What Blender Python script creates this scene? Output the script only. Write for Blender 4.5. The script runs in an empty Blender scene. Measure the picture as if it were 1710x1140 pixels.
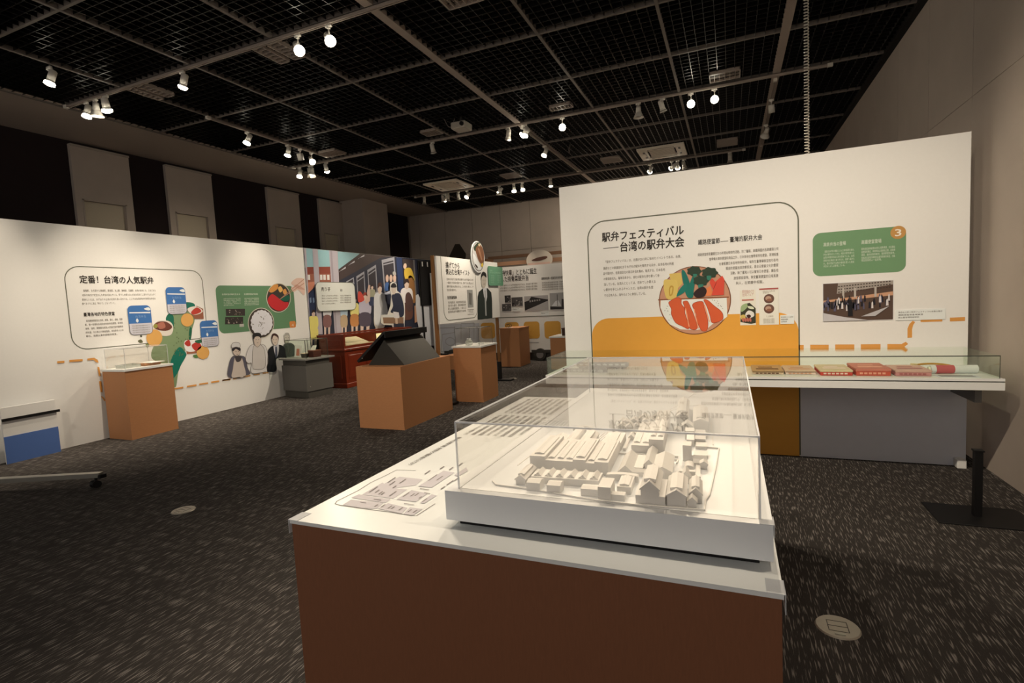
import bpy, bmesh, math, random
from mathutils import Vector, Matrix
random.seed(7)
S = bpy.context.scene
COL = S.collection
PI = math.pi

# ------------------------------------------------------------------ camera
FPX = 872.0; CX, CY = 855.0, 570.0; CAMH = 1.5
YAW, PITCH, ROLL = -0.398099, -0.0783541, -0.0511256
fwd = Vector((math.sin(YAW)*math.cos(PITCH), math.cos(YAW)*math.cos(PITCH), math.sin(PITCH)))
r0 = Vector((math.cos(YAW), -math.sin(YAW), 0)); u0 = r0.cross(fwd)
rgt = math.cos(ROLL)*r0 + math.sin(ROLL)*u0
upv = -math.sin(ROLL)*r0 + math.cos(ROLL)*u0
cd = bpy.data.cameras.new('camera'); cam = bpy.data.objects.new('camera', cd); COL.objects.link(cam)
cd.sensor_width = 36; cd.lens = 36*FPX/1710; cd.clip_end = 100; cd.clip_start = .02
M = Matrix((rgt, upv, -fwd)).transposed().to_4x4(); M.translation = Vector((0, 0, CAMH)); cam.matrix_world = M
S.camera = cam
# ------------------------------------------------------------------ world, exposure
S.view_settings.view_transform = 'Standard'; S.view_settings.look = 'None'
S.view_settings.gamma = 1; S.view_settings.use_curve_mapping = False
S.view_settings.exposure = 0.0
w = bpy.data.worlds.new('world'); S.world = w; w.use_nodes = True
w.node_tree.nodes['Background'].inputs[0].default_value = (1, .90, .80, 1)   # added soft fill, let in through the side left open behind the viewer
w.node_tree.nodes['Background'].inputs[1].default_value = 0.58
LIGHT_COL = (1.0, 0.83, 0.62)

# ------------------------------------------------------------------ measuring helpers
def ray(px, py): return fwd*FPX + rgt*(px-CX) - upv*(py-CY)
def hit(px, py, axis, val):                       # the point of a real plane seen at a photo position
    d = ray(px, py); o = (0, 0, CAMH)[axis]; t = (val-o)/d[axis]
    p = d*t; p.z += CAMH; return p
# ------------------------------------------------------------------ materials
def lin(c):
    c = c/255.0
    return c/12.92 if c <= .04045 else ((c+.055)/1.055)**2.4
MATS = {}
def L3(rgb): return tuple(lin(c) for c in rgb)
WH = L3((238, 224, 202))
def alb(rgb):                                     # reflectance of a print whose photographed colour is rgb
    return tuple(min(.9, max(.004, .82*lin(c)/w_)) for c, w_ in zip(rgb, WH))
def mat(name, rgb, rough=.6, raw=False, noise=.03, scale=40, metal=0, spec=.35, bump=0, stretch=(1, 1, 1)):
    k = name
    if k in MATS: return MATS[k]
    m = bpy.data.materials.new(name); m.use_nodes = True; nt = m.node_tree; N = nt.nodes
    b = N['Principled BSDF']; c = L3(rgb) if raw else alb(rgb)
    b.inputs['Roughness'].default_value = rough; b.inputs['Metallic'].default_value = metal
    b.inputs['Specular IOR Level'].default_value = spec
    if noise:
        tc = N.new('ShaderNodeTexCoord'); mp = N.new('ShaderNodeMapping'); mp.inputs['Scale'].default_value = stretch
        nz = N.new('ShaderNodeTexNoise'); nz.inputs['Scale'].default_value = scale; nz.inputs['Detail'].default_value = 4
        mx = N.new('ShaderNodeMix'); mx.data_type = 'RGBA'
        mx.inputs[6].default_value = (*[x*(1-noise*2) for x in c], 1); mx.inputs[7].default_value = (*[min(1, x*(1+noise*2)) for x in c], 1)
        nt.links.new(tc.outputs['Object'], mp.inputs[0]); nt.links.new(mp.outputs[0], nz.inputs['Vector'])
        nt.links.new(nz.outputs['Fac'], mx.inputs[0]); nt.links.new(mx.outputs[2], b.inputs['Base Color'])
        if bump:
            bp = N.new('ShaderNodeBump'); bp.inputs['Strength'].default_value = bump; bp.inputs['Distance'].default_value = .002
            nt.links.new(nz.outputs['Fac'], bp.inputs['Height']); nt.links.new(bp.outputs[0], b.inputs['Normal'])
    else: b.inputs['Base Color'].default_value = (*c, 1)
    MATS[k] = m; return m
def ink(rgb):                                     # flat print colour
    return mat('ink_%d_%d_%d' % rgb, rgb, .55, noise=.015, scale=15)
def emat(name, col, st):
    m = bpy.data.materials.new(name); m.use_nodes = True; b = m.node_tree.nodes['Principled BSDF']
    b.inputs['Base Color'].default_value = (.8, .8, .8, 1)
    b.inputs['Emission Color'].default_value = (*col, 1); b.inputs['Emission Strength'].default_value = st; return m
def pane(name, tint=(.97, .98, .97), gain=.75, f0=.04, rough=0.0):   # clear sheet: see-through with Schlick reflection
    m = bpy.data.materials.new(name); m.use_nodes = True; nt = m.node_tree; N = nt.nodes; N.remove(N['Principled BSDF'])
    ge = N.new('ShaderNodeNewGeometry'); dt = N.new('ShaderNodeVectorMath'); dt.operation = 'DOT_PRODUCT'
    nt.links.new(ge.outputs['Normal'], dt.inputs[0]); nt.links.new(ge.outputs['Incoming'], dt.inputs[1])
    def mth(op, a, b=None):
        n = N.new('ShaderNodeMath'); n.operation = op
        for i, v in enumerate((a, b)):
            if v is None: continue
            if isinstance(v, (int, float)): n.inputs[i].default_value = v
            else: nt.links.new(v, n.inputs[i])
        return n.outputs[0]
    a = mth('ABSOLUTE', dt.outputs['Value']); a = mth('SUBTRACT', 1.0, a); a = mth('POWER', a, 5.0)
    a = mth('MULTIPLY', a, 1-f0); a = mth('ADD', a, f0); a = mth('MULTIPLY', a, gain)
    t = N.new('ShaderNodeBsdfTransparent'); t.inputs[0].default_value = (*tint, 1)
    g = N.new('ShaderNodeBsdfGlossy'); g.inputs['Roughness'].default_value = rough; g.inputs[0].default_value = (1, 1, 1, 1)
    mx = N.new('ShaderNodeMixShader'); nt.links.new(a, mx.inputs[0]); nt.links.new(t.outputs[0], mx.inputs[1]); nt.links.new(g.outputs[0], mx.inputs[2])
    nt.links.new(mx.outputs[0], N['Material Output'].inputs[0]); return m
def veil(name, rgb, op):                          # partly clear film or polished edge
    m = bpy.data.materials.new(name); m.use_nodes = True; nt = m.node_tree; N = nt.nodes; b = N['Principled BSDF']
    b.inputs['Base Color'].default_value = (*alb(rgb), 1); b.inputs['Roughness'].default_value = .4; b.inputs['Alpha'].default_value = op; return m

GLASS = pane('clear_acrylic', (.985, .98, .97)); GLASS2 = pane('glass_sheet', (.955, .98, .95), .5)
EDGE = veil('acrylic_edge', (235, 225, 210), .55); EDGED = veil('glass_edge_dark', (70, 72, 58), .8); EDGEL = veil('glass_edge_pale', (210, 205, 180), .45)
WHITE = mat('white_paint', (238, 226, 205), .6, noise=.01)
GREYP = mat('grey_slab_face', (225, 220, 208), .5, noise=.01)
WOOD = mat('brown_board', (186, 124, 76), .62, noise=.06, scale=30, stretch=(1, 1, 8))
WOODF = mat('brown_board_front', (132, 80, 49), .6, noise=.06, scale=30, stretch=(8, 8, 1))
WTOP = mat('white_laminate', (242, 232, 212), .28, noise=.005, spec=.5)
BLACK = mat('black_metal', (18, 18, 20), .5, raw=True, noise=.02)
DARKG = mat('dark_grey_metal', (62, 61, 58), .6, raw=True, noise=.03)
GREYM = mat('grey_metal', (122, 122, 120), .45, raw=True, noise=.03)
SILV = mat('silver_metal', (170, 168, 160), .35, raw=True, metal=.6, noise=.02)
CHER = mat('cherry_wood', (112, 42, 22), .35, raw=True, noise=.12, scale=9, stretch=(1, 1, 6))
CEIL = mat('ceiling_black', (10, 9, 9), .8, raw=True, noise=0)
LOUV = mat('louver_black', (16, 15, 15), .3, raw=True, noise=0, spec=.5)
BAR = mat('bar_grey', (118, 110, 104), .5, raw=True, noise=.02)
BARL = mat('track_grey', (165, 152, 142), .4, raw=True, noise=.02)
LAMPW = mat('lamp_white', (228, 222, 212), .4, raw=True, noise=.01)
WALLG = mat('wall_grey', (184, 173, 164), .8, raw=True, noise=.05, scale=3)
WALLD = mat('wall_dark', (36, 26, 27), .9, raw=True, noise=.05, scale=6)
WALLB = mat('wall_beige', (170, 162, 152), .8, raw=True, noise=.02)
GREYB = mat('niche_blind', (200, 190, 172), .8, raw=True, noise=.02)

# ------------------------------------------------------------------ object helpers
OFF = {}
def link(o, parent):
    COL.objects.link(o)
    if parent is not None: o.parent = parent
def thing(name, label, cat, loc=(0, 0, 0), group=None, rz=0):
    o = bpy.data.objects.new(name, None); COL.objects.link(o); o.location = loc; o.empty_display_size = .1
    o.rotation_euler = (0, 0, rz); o['label'] = label; o['category'] = cat
    if group: o['group'] = group
    OFF[o.name] = (Vector(loc), rz); return o
def tag(o, label, cat, group=None):
    o['label'] = label; o['category'] = cat
    if group: o['group'] = group
    return o
def put(name, bm, m, parent=None, label=None, local=False, smooth=False, loc=None):
    """link a bmesh given in world coordinates as one object (local=True: already in the parent's space)"""
    me = bpy.data.meshes.new(name)
    if parent is not None and not local and parent.name in OFF:
        lo, rz = OFF[parent.name]
        bm.transform(Matrix.Rotation(-rz, 4, 'Z') @ Matrix.Translation(-lo))
    if parent is None and loc is not None: bm.transform(Matrix.Translation(-Vector(loc)))
    bm.to_mesh(me); bm.free()
    for mm in (m if isinstance(m, (list, tuple)) else [m]): me.materials.append(mm)
    if smooth:
        for p in me.polygons: p.use_smooth = True
    o = bpy.data.objects.new(name, me); link(o, parent)
    if parent is not None:
        OFF[o.name] = OFF.get(parent.name, (Vector(), 0)) if not local else (Vector(), 0)
    elif loc is not None: o.location = loc; OFF[o.name] = (Vector(loc), 0)
    if label: o['label'] = label
    return o
def box(bm, x0, x1, y0, y1, z0, z1, rz=0, c=None, mi=0):
    vs = [bm.verts.new((x, y, z)) for z in (z0, z1) for y in (y0, y1) for x in (x0, x1)]
    fs = [(0, 2, 3, 1), (4, 5, 7, 6), (0, 1, 5, 4), (2, 6, 7, 3), (0, 4, 6, 2), (1, 3, 7, 5)]
    for f in fs:
        g = bm.faces.new([vs[i] for i in f]); g.material_index = mi
    if rz:
        c = c or ((x0+x1)/2, (y0+y1)/2, 0)
        bmesh.ops.rotate(bm, verts=vs, cent=c, matrix=Matrix.Rotation(rz, 3, 'Z'))
    return vs
def B(*a, **k):
    bm = bmesh.new(); bev = k.pop('bev', 0); box(bm, *a, **k)
    if bev: bmesh.ops.bevel(bm, geom=bm.edges[:], offset=bev, segments=1, affect='EDGES')
    return bm
def cyl(bm, p0, p1, r, r2=None, n=14, caps=True):
    p0 = Vector(p0); p1 = Vector(p1); d = p1-p0
    q = Vector((0, 0, 1)).rotation_difference(d.normalized()).to_matrix().to_4x4(); q.translation = (p0+p1)/2
    return bmesh.ops.create_cone(bm, cap_ends=caps, segments=n, radius1=r, radius2=r if r2 is None else r2, depth=d.length, matrix=q)
def prism(bm, pts, n3, depth):
    """solid from a closed outline of 3-D points, pushed along n3 by depth"""
    n3 = Vector(n3)
    a = [bm.verts.new(p) for p in pts]; b = [bm.verts.new(Vector(p)+n3*depth) for p in pts]
    bm.faces.new(a); bm.faces.new(b[::-1])
    for i in range(len(a)):
        j = (i+1) % len(a); bm.faces.new((a[i], b[i], b[j], a[j]))

# ------------------------------------------------------------------ print planes
class Plane:
    """a real flat surface; u runs to the reader's right, v up the sheet"""
    def __init__(s, kind, val):
        s.kind, s.val = kind, val
        s.axis = {'Y': 1, 'X': 0, 'Z': 2}[kind]
    def to3(s, u, v, off=0.0):
        if s.kind == 'Y': return Vector((u, s.val-off, v))
        if s.kind == 'X': return Vector((s.val+off, u, v))
        return Vector((v, -u, s.val+off))
    def uv(s, px, py):
        p = hit(px, py, s.axis, s.val)
        if s.kind == 'Y': return (p.x, p.z)
        if s.kind == 'X': return (p.y, p.z)
        return (-p.y, p.x)
def crop(x0, y0, s): return lambda x, y: (x0+x/s, y0+y/s)
def smooth(pts, n=4):
    out = []; L = len(pts)
    for i in range(L):
        p0, p1, p2, p3 = (Vector(pts[(i+k-1) % L]) for k in range(4))
        for j in range(n):
            t = j/n
            q = .5*((2*p1)+(-p0+p2)*t+(2*p0-5*p1+4*p2-p3)*t*t+(-p0+3*p1-3*p2+p3)*t**3)
            out.append((q.x, q.y))
    return out
STEP = .0009
def flat(pl, uvs, m, parent, layer=1, name='print', thick=0, label=None):
    bm = bmesh.new(); pts = [pl.to3(u, v, layer*STEP+thick) for u, v in uvs]
    if thick:
        n = pl.to3(0, 0, 1)-pl.to3(0, 0, 0); prism(bm, pts, n, -thick)
    else: bm.faces.new([bm.verts.new(p) for p in pts])
    return put(name, bm, m, parent, label=label)
def flats(pl, polys, m, parent, layer=1, name='print'):
    bm = bmesh.new()
    for uvs in polys: bm.faces.new([bm.verts.new(pl.to3(u, v, layer*STEP)) for u, v in uvs])
    o = put(name, bm, m, parent)
    if len(polys) > 1: o['kind'] = 'stuff'
    return o
def rr(a0, b0, a1, b1, r, n=8, corners=(1, 1, 1, 1)):
    out = []
    for (cx, cy, st), on in zip(((a1-r, b1-r, 0), (a0+r, b1-r, 90), (a0+r, b0+r, 180), (a1-r, b0+r, 270)), corners):
        if on:
            for i in range(n+1):
                t = math.radians(st+90*i/n); out.append((cx+r*math.cos(t), cy+r*math.sin(t)))
        else: out.append((a1 if st in (0, 270) else a0, b1 if st in (0, 90) else b0))
    return out
def ring(pl, outline, wd, m, parent, layer=1, name='outline', close=True):
    """a printed line of width wd along an outline"""
    bm = bmesh.new(); n = len(outline); P = [Vector(p) for p in outline]; vs = []
    for i in range(n):
        a = P[(i-1) % n] if close or i else P[i]; b = P[(i+1) % n] if close or i < n-1 else P[i]
        d = (b-a).normalized(); t = Vector((-d.y, d.x))*wd/2
        vs.append((bm.verts.new(pl.to3(*(P[i]+t), layer*STEP)), bm.verts.new(pl.to3(*(P[i]-t), layer*STEP))))
    for i in range(n if close else n-1):
        j = (i+1) % n; bm.faces.new((vs[i][0], vs[j][0], vs[j][1], vs[i][1]))
    return put(name, bm, m, parent)
def ell(cu, cv, ru, rv, n=40, tilt=0):
    c, s = math.cos(tilt), math.sin(tilt)
    return [(cu+ru*math.cos(2*PI*i/n)*c-rv*math.sin(2*PI*i/n)*s, cv+ru*math.cos(2*PI*i/n)*s+rv*math.sin(2*PI*i/n)*c) for i in range(n)]
TXT = {}
def glyphs(s, bold):
    k = (s, bold)
    if k not in TXT:
        cu = bpy.data.curves.new('lettering', 'FONT'); cu.body = s; cu.size = 1; cu.offset = bold; cu.resolution_u = 2; cu.fill_mode = 'FRONT'
        o = bpy.data.objects.new('lettering', cu); COL.objects.link(o)
        dg = bpy.context.evaluated_depsgraph_get(); me = bpy.data.meshes.new_from_object(o.evaluated_get(dg))
        vs = [(v.co.x, v.co.y) for v in me.vertices]; fs = [tuple(p.vertices) for p in me.polygons]
        bpy.data.objects.remove(o); bpy.data.curves.remove(cu); bpy.data.meshes.remove(me)
        TXT[k] = (vs, fs)
    return TXT[k]
def text(pl, lines, m, parent, layer=2, name='lettering', bold=.0):
    """lines: (string, u0, v_base, width, height); every line fitted to its width"""
    bm = bmesh.new()
    sh = [(0, 0)] if bold < .015 else [(-bold*.6, 0), (bold*.6, 0), (0, bold*.5), (0, -bold*.5)]
    for s, ua, vb, wd, ht in lines:
        vs, fs = glyphs(s, 0)
        if not vs: continue
        x0 = min(v[0] for v in vs); x1 = max(v[0] for v in vs); k = wd/(x1-x0)
        for n_, (dx, dy) in enumerate(sh):
            V = [bm.verts.new(pl.to3(ua+(x-x0+dx)*k, vb+(y+dy)*ht, layer*STEP+n_*.00016)) for x, y in vs]
            for f in fs:
                try: bm.faces.new([V[i] for i in f])
                except ValueError: pass
    return put(name, bm, m, parent)
def tline(pl, s, pa, pb, ht):                     # a text line between two photographed base-line ends
    ua, va = pl.uv(*pa); ub, vb = pl.uv(*pb)
    return (s, ua, (va+vb)/2, ub-ua, ht)
INK = ink((45, 38, 30)); INKS = ink((112, 100, 84)); OUT = ink((100, 98, 78))

# ================================================================== THE SETTING
def struct(name, bm, m, parent=None):
    o = put(name, bm, m, parent)
    if parent is None: o['kind'] = 'structure'; OFF[o.name] = (Vector(), 0)
    return o
XL, XR, YB, YF, ZC = -9.15, 1.83, 14.03, -2.6, 4.27
# carpet
def carpet():
    m = bpy.data.materials.new('carpet'); m.use_nodes = True; nt = m.node_tree; N = nt.nodes; b = N['Principled BSDF']
    b.inputs['Roughness'].default_value = .95; b.inputs['Specular IOR Level'].default_value = .1
    tc = N.new('ShaderNodeTexCoord')
    def nz(sc, scale, det=2):
        mp = N.new('ShaderNodeMapping'); mp.inputs['Scale'].default_value = sc
        n = N.new('ShaderNodeTexNoise'); n.inputs['Scale'].default_value = scale; n.inputs['Detail'].default_value = det
        nt.links.new(tc.outputs['Object'], mp.inputs[0]); nt.links.new(mp.outputs[0], n.inputs['Vector']); return n.outputs['Fac']
    streak = nz((22, 1.6, 1), 7, 1); fine = nz((1, 1, 1), 400, 2); big = nz((1, 1, 1), 1.2, 2)
    r = N.new('ShaderNodeValToRGB'); r.color_ramp.elements[0].position = .56; r.color_ramp.elements[1].position = .68
    r.color_ramp.elements[0].color = (.050, .045, .043, 1); r.color_ramp.elements[1].color = (.26, .24, .23, 1)
    nt.links.new(streak, r.inputs[0])
    mx = N.new('ShaderNodeMix'); mx.data_type = 'RGBA'; mx.blend_type = 'MULTIPLY'; mx.inputs[0].default_value = .6
    r2 = N.new('ShaderNodeValToRGB'); r2.color_ramp.elements[0].position = .3; r2.color_ramp.elements[1].position = .7
    r2.color_ramp.elements[0].color = (.45, .45, .45, 1); r2.color_ramp.elements[1].color = (1.5, 1.5, 1.5, 1)
    nt.links.new(fine, r2.inputs[0]); nt.links.new(r.outputs[0], mx.inputs[6]); nt.links.new(r2.outputs[0], mx.inputs[7])
    mx2 = N.new('ShaderNodeMix'); mx2.data_type = 'RGBA'; mx2.blend_type = 'MULTIPLY'; mx2.inputs[0].default_value = .4
    nt.links.new(mx.outputs[2], mx2.inputs[6]); nt.links.new(big, mx2.inputs[7]); nt.links.new(mx2.outputs[2], b.inputs['Base Color'])
    bp = N.new('ShaderNodeBump'); bp.inputs['Strength'].default_value = .5; bp.inputs['Distance'].default_value = .003
    nt.links.new(streak, bp.inputs['Height']); nt.links.new(bp.outputs[0], b.inputs['Normal']); return m
floor = struct('floor', B(XL-.2, XR+.2, YF-.1, YB+.2, -.1, 0), carpet())
ceiling = struct('ceiling', B(XL-.2, XR+.2, YF-.1, YB+.2, 4.95, 5.05), CEIL)
# left wall: dark wall with grey pilaster panels and blinded niches, soffit above
wl = struct('wall_left', B(XL-.2, XL-.06, YF, YB, 0, ZC+.6), WALLD)
for ya, yb, na, nb in ((2.3, 3.3, 2.5, 3.05), (4.95, 5.79, 5.06, 5.66), (6.40, 7.29, 6.53, 7.13), (8.60, 9.5, 8.76, 9.32), (10.14, 10.95, 10.27, 10.77)):
    bm = bmesh.new(); zt = 4.2
    box(bm, XL-.06, XL, ya, na, 0, zt); box(bm, XL-.06, XL, nb, yb, 0, zt); box(bm, XL-.06, XL, na, nb, 3.37, zt)
    box(bm, XL-.06, XL, na, nb, 0, .9)
    pn = put('pilaster_panel', bm, WALLG, wl)
    put('niche_blind', B(XL-.058, XL-.045, na, nb, .9, 3.37), GREYB, pn, label='pale blind set back in the niche')
    fr = bmesh.new(); box(fr, XL-.001, XL+.012, na-.02, na, .9, 3.39); box(fr, XL-.001, XL+.012, nb, nb+.02, .9, 3.39); box(fr, XL-.001, XL+.012, na-.02, nb+.02, 3.37, 3.39)
    put('niche_frame', fr, WALLG, pn)
    put('top_moulding', B(XL, XL+.02, ya, yb, zt-.03, zt), WALLB, pn)
struct('trim_1', B(XL-.06, -7.76, YF, YB, ZC-.015, ZC+.3), mat('soffit_grey', (182, 168, 156), .8, raw=True, noise=.02))
struct('trim_2', B(XL-.06, -8.5, 10.95, 12.0, 0, ZC-.016), WALLG)
# back wall in grey panels
wb = struct('wall_back', B(XL-.2, XR+.2, YB+.02, YB+.2, 0, ZC+.6), mat('joint_pale', (150, 140, 128), .8, raw=True, noise=0))
xs = [-5.16+.915*k for k in range(-5, 9)]; xs = [XL-.0] + [x for x in xs if XL+.1 < x < XR-.1] + [XR]
for a, b in zip(xs[:-1], xs[1:]):
    for z0, z1 in ((0, 1.2), (1.2, 2.93), (2.93, 4.26)):
        put('wall_panel', B(a+.006, b-.006, YB, YB+.02, z0+.006, z1-.004), WALLG, wb)
# right wall in tall panels
wr = struct('wall_right', B(XR+.02, XR+.2, YF, YB, 0, ZC+.6), mat('joint_dark', (90, 80, 74), .8, raw=True, noise=0))
ys = sorted([YF]+[hit(px, 120, 0, XR).y for px in (1551, 1500, 1462)]); st = (ys[-1]-ys[1])/2
ys = [ys[1]+(k)*st for k in range(-6, 12)]; ys = [y for y in ys if YF < y < YB-.2]; ys = [YF]+ys+[YB]
for a, b in zip(ys[:-1], ys[1:]):
    for z0, z1 in ((0, 2.95), (2.95, 4.21)):
        put('wall_panel', B(XR, XR+.02, a+.004, b-.004, z0, z1-.004), WALLG, wr)
struct('trim_3', B(XR-.07, XR+.02, YF, YB, 4.21, ZC+.05), CEIL)
# ceiling: tee bars and black louvre panels, one per bay
BX = [.6+1.2*k for k in range(-7, 2)]; BY = [4.18+1.22*k for k in range(-5, 9)]
bm = bmesh.new(); n = 12
for i in range(1, n):
    x = -.6+1.2*i/n; box(bm, x-.0022, x+.0022, -.595, .595, 0, .045)
    y = -.61+1.22*i/n; box(bm, -.595, .595, y-.0022, y+.0022, 0, .045)
lm = bpy.data.meshes.new('louver_panel'); bm.to_mesh(lm); bm.free(); lm.materials.append(LOUV)
for i in range(len(BX)-1):
    for y in BY:
        if y+1.22 > YB+.7: continue
        o = bpy.data.objects.new('louver_panel', lm); link(o, ceiling); o.location = ((BX[i]+BX[i+1])/2, y+.61, ZC-.022)
for x in BX:
    wd = .045 if abs(x-.6) < .01 or abs(x+3.0) < .01 else .016
    put('ceiling_bar', B(x-wd, x+wd, YF, YB, ZC-.03, ZC+.02), BAR if wd < .03 else BARL, ceiling)
for y in BY:
    put('ceiling_bar', B(-7.76, XR-.07, y-.014, y+.014, ZC-.028, ZC+.018), BAR, ceiling)

# lighting tracks
def track(x0, x1, y0, y1, label):
    t = thing('lighting_track', label, 'track', ((x0+x1)/2, (y0+y1)/2, ZC-.06), 'lighting tracks under the ceiling')
    bm = bmesh.new(); hx = (y1-y0 < .1)
    if hx:
        box(bm, x0, x1, y0-.018, y0-.006, ZC-.062, ZC-.03); box(bm, x0, x1, y0+.006, y0+.018, ZC-.062, ZC-.03); box(bm, x0, x1, y0-.018, y0+.018, ZC-.036, ZC-.03)
    else:
        box(bm, x0-.018, x0-.006, y0, y1, ZC-.062, ZC-.03); box(bm, x0+.006, x0+.018, y0, y1, ZC-.062, ZC-.03); box(bm, x0-.018, x0+.018, y0, y1, ZC-.036, ZC-.03)
    put('rail', bm, BARL, t)
    for s in (0, 1):
        bm = bmesh.new()
        if hx: xx = x0 if s == 0 else x1; box(bm, xx-.03, xx+.03, y0-.022, y0+.022, ZC-.066, ZC-.028)
        else: yy = y0 if s == 0 else y1; box(bm, x0-.022, x0+.022, yy-.03, yy+.03, ZC-.066, ZC-.028)
        put('end_cap', bm, LAMPW, t)
track(-7.7, 1.2, 4.18, 4.18, 'long grey lighting track nearest to the viewer, crossing the room')
track(-7.6, 1.2, 7.83, 7.83, 'long grey lighting track crossing the middle of the ceiling')
track(-7.3, .3, 11.55, 11.55, 'grey lighting track crossing near the back wall')
track(-6.6, -6.6, 5.3, 7.6, 'short lighting track along the left side of the ceiling')
track(-3.0, -3.0, 8.0, 11.3, 'lighting track running back along the wide ceiling bar')
track(.6, .6, 8.0, 11.4, 'lighting track under the right-hand wide ceiling bar')
track(-7.0, 1.2, 1.74, 1.74, 'lighting track right above the viewer, outside the picture')
track(-7.0, 1.2, .52, .52, 'lighting track behind the viewer, outside the picture')

# ------------------------------------------------------------------ spot lamps
bm = bmesh.new(); cyl(bm, (0, 0, .10), (0, 0, 0), .036, n=18); cyl(bm, (0, 0, 0), (0, 0, -.05), .036, .052, n=18, caps=False); cyl(bm, (0, 0, .11), (0, 0, .10), .024, .034, n=14)
def keep(name, bm, m):
    me = bpy.data.meshes.new(name); bm.to_mesh(me); bm.free(); me.materials.append(m)
    for p in me.polygons: p.use_smooth = len(p.vertices) == 4
    return me
H_CYL = keep('lamp_head', bm, LAMPW)
bm = bmesh.new(); cyl(bm, (0, 0, .09), (0, 0, .0), .03, .04, n=18); cyl(bm, (0, 0, 0), (0, 0, -.07), .04, .075, n=18, caps=False)
H_BEL = keep('lamp_head', bm, LAMPW)
bm = bmesh.new(); box(bm, -.04, .04, -.03, .03, -.05, .06)
H_BOX = keep('lamp_head', bm, LAMPW)
E_ON = emat('lamp_glow', (1, .92, .74), 26); E_DIM = emat('lamp_glow_soft', (1, .9, .7), 5); E_OFF = mat('lamp_lens_off', (150, 145, 135), .2, raw=True, noise=0)
def lens(m):
    bm = bmesh.new(); bmesh.ops.create_uvsphere(bm, u_segments=14, v_segments=8, radius=.050)
    for v in bm.verts: v.co.z = v.co.z*.55-.035
    return keep('lens', bm, m)
LN = {2: lens(E_ON), 1: lens(E_DIM), 0: lens(E_OFF)}
bm = bmesh.new(); box(bm, -.035, .035, -.012, .012, -.03, 0); box(bm, -.012, .012, -.012, .012, -.045, -.03)
ADP = keep('adapter', bm, LAMPW)
bm = bmesh.new(); cyl(bm, (0, 0, 0), (0, 0, -.09), .0075, n=8)
ARM = keep('arm', bm, LAMPW)
NL = 0
def lamp(x, y, zr, target, state, shape, power, label, size=70, blend=.6, col=LIGHT_COL):
    """zr: height of the rail the adapter clips into"""
    t = thing('spot_lamp', label, 'lamp', (x, y, zr), 'spot lamps on the ceiling tracks')
    def ch(name, me, loc, rot=None, par=t):
        o = bpy.data.objects.new(name, me); link(o, par); o.location = loc
        if rot is not None: o.rotation_mode = 'QUATERNION'; o.rotation_quaternion = rot
        return o
    ch('adapter', ADP, (0, 0, 0)); ch('arm', ARM, (0, 0, -.04))
    d = (Vector(target)-Vector((x, y, zr-.14))).normalized(); q = Vector((0, 0, -1)).rotation_difference(d)
    h = ch('lamp_head', {'c': H_CYL, 'b': H_BEL, 'x': H_BOX}[shape], (0, 0, -.14), q)
    if shape != 'x': ch('lens', LN[state], (0, 0, 0), None, h)
    if power:
        ld = bpy.data.lights.new('spot_beam', 'SPOT'); ld.energy = power; ld.color = col; ld.spot_size = math.radians(size); ld.spot_blend = blend; ld.shadow_soft_size = .022
        o = bpy.data.objects.new('spot_beam', ld); link(o, t); p = Vector((0, 0, -.14))+d*.075; o.location = p
        o.rotation_mode = 'QUATERNION'; o.rotation_quaternion = q
    return t
ZR = ZC-.06
PW = 2.5
def on_rail(px, py):
    p = hit(px, py, 2, ZR-.15); return p
LEFTWALL = lambda y, z=1.3: (-7.42, y, z)
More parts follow.
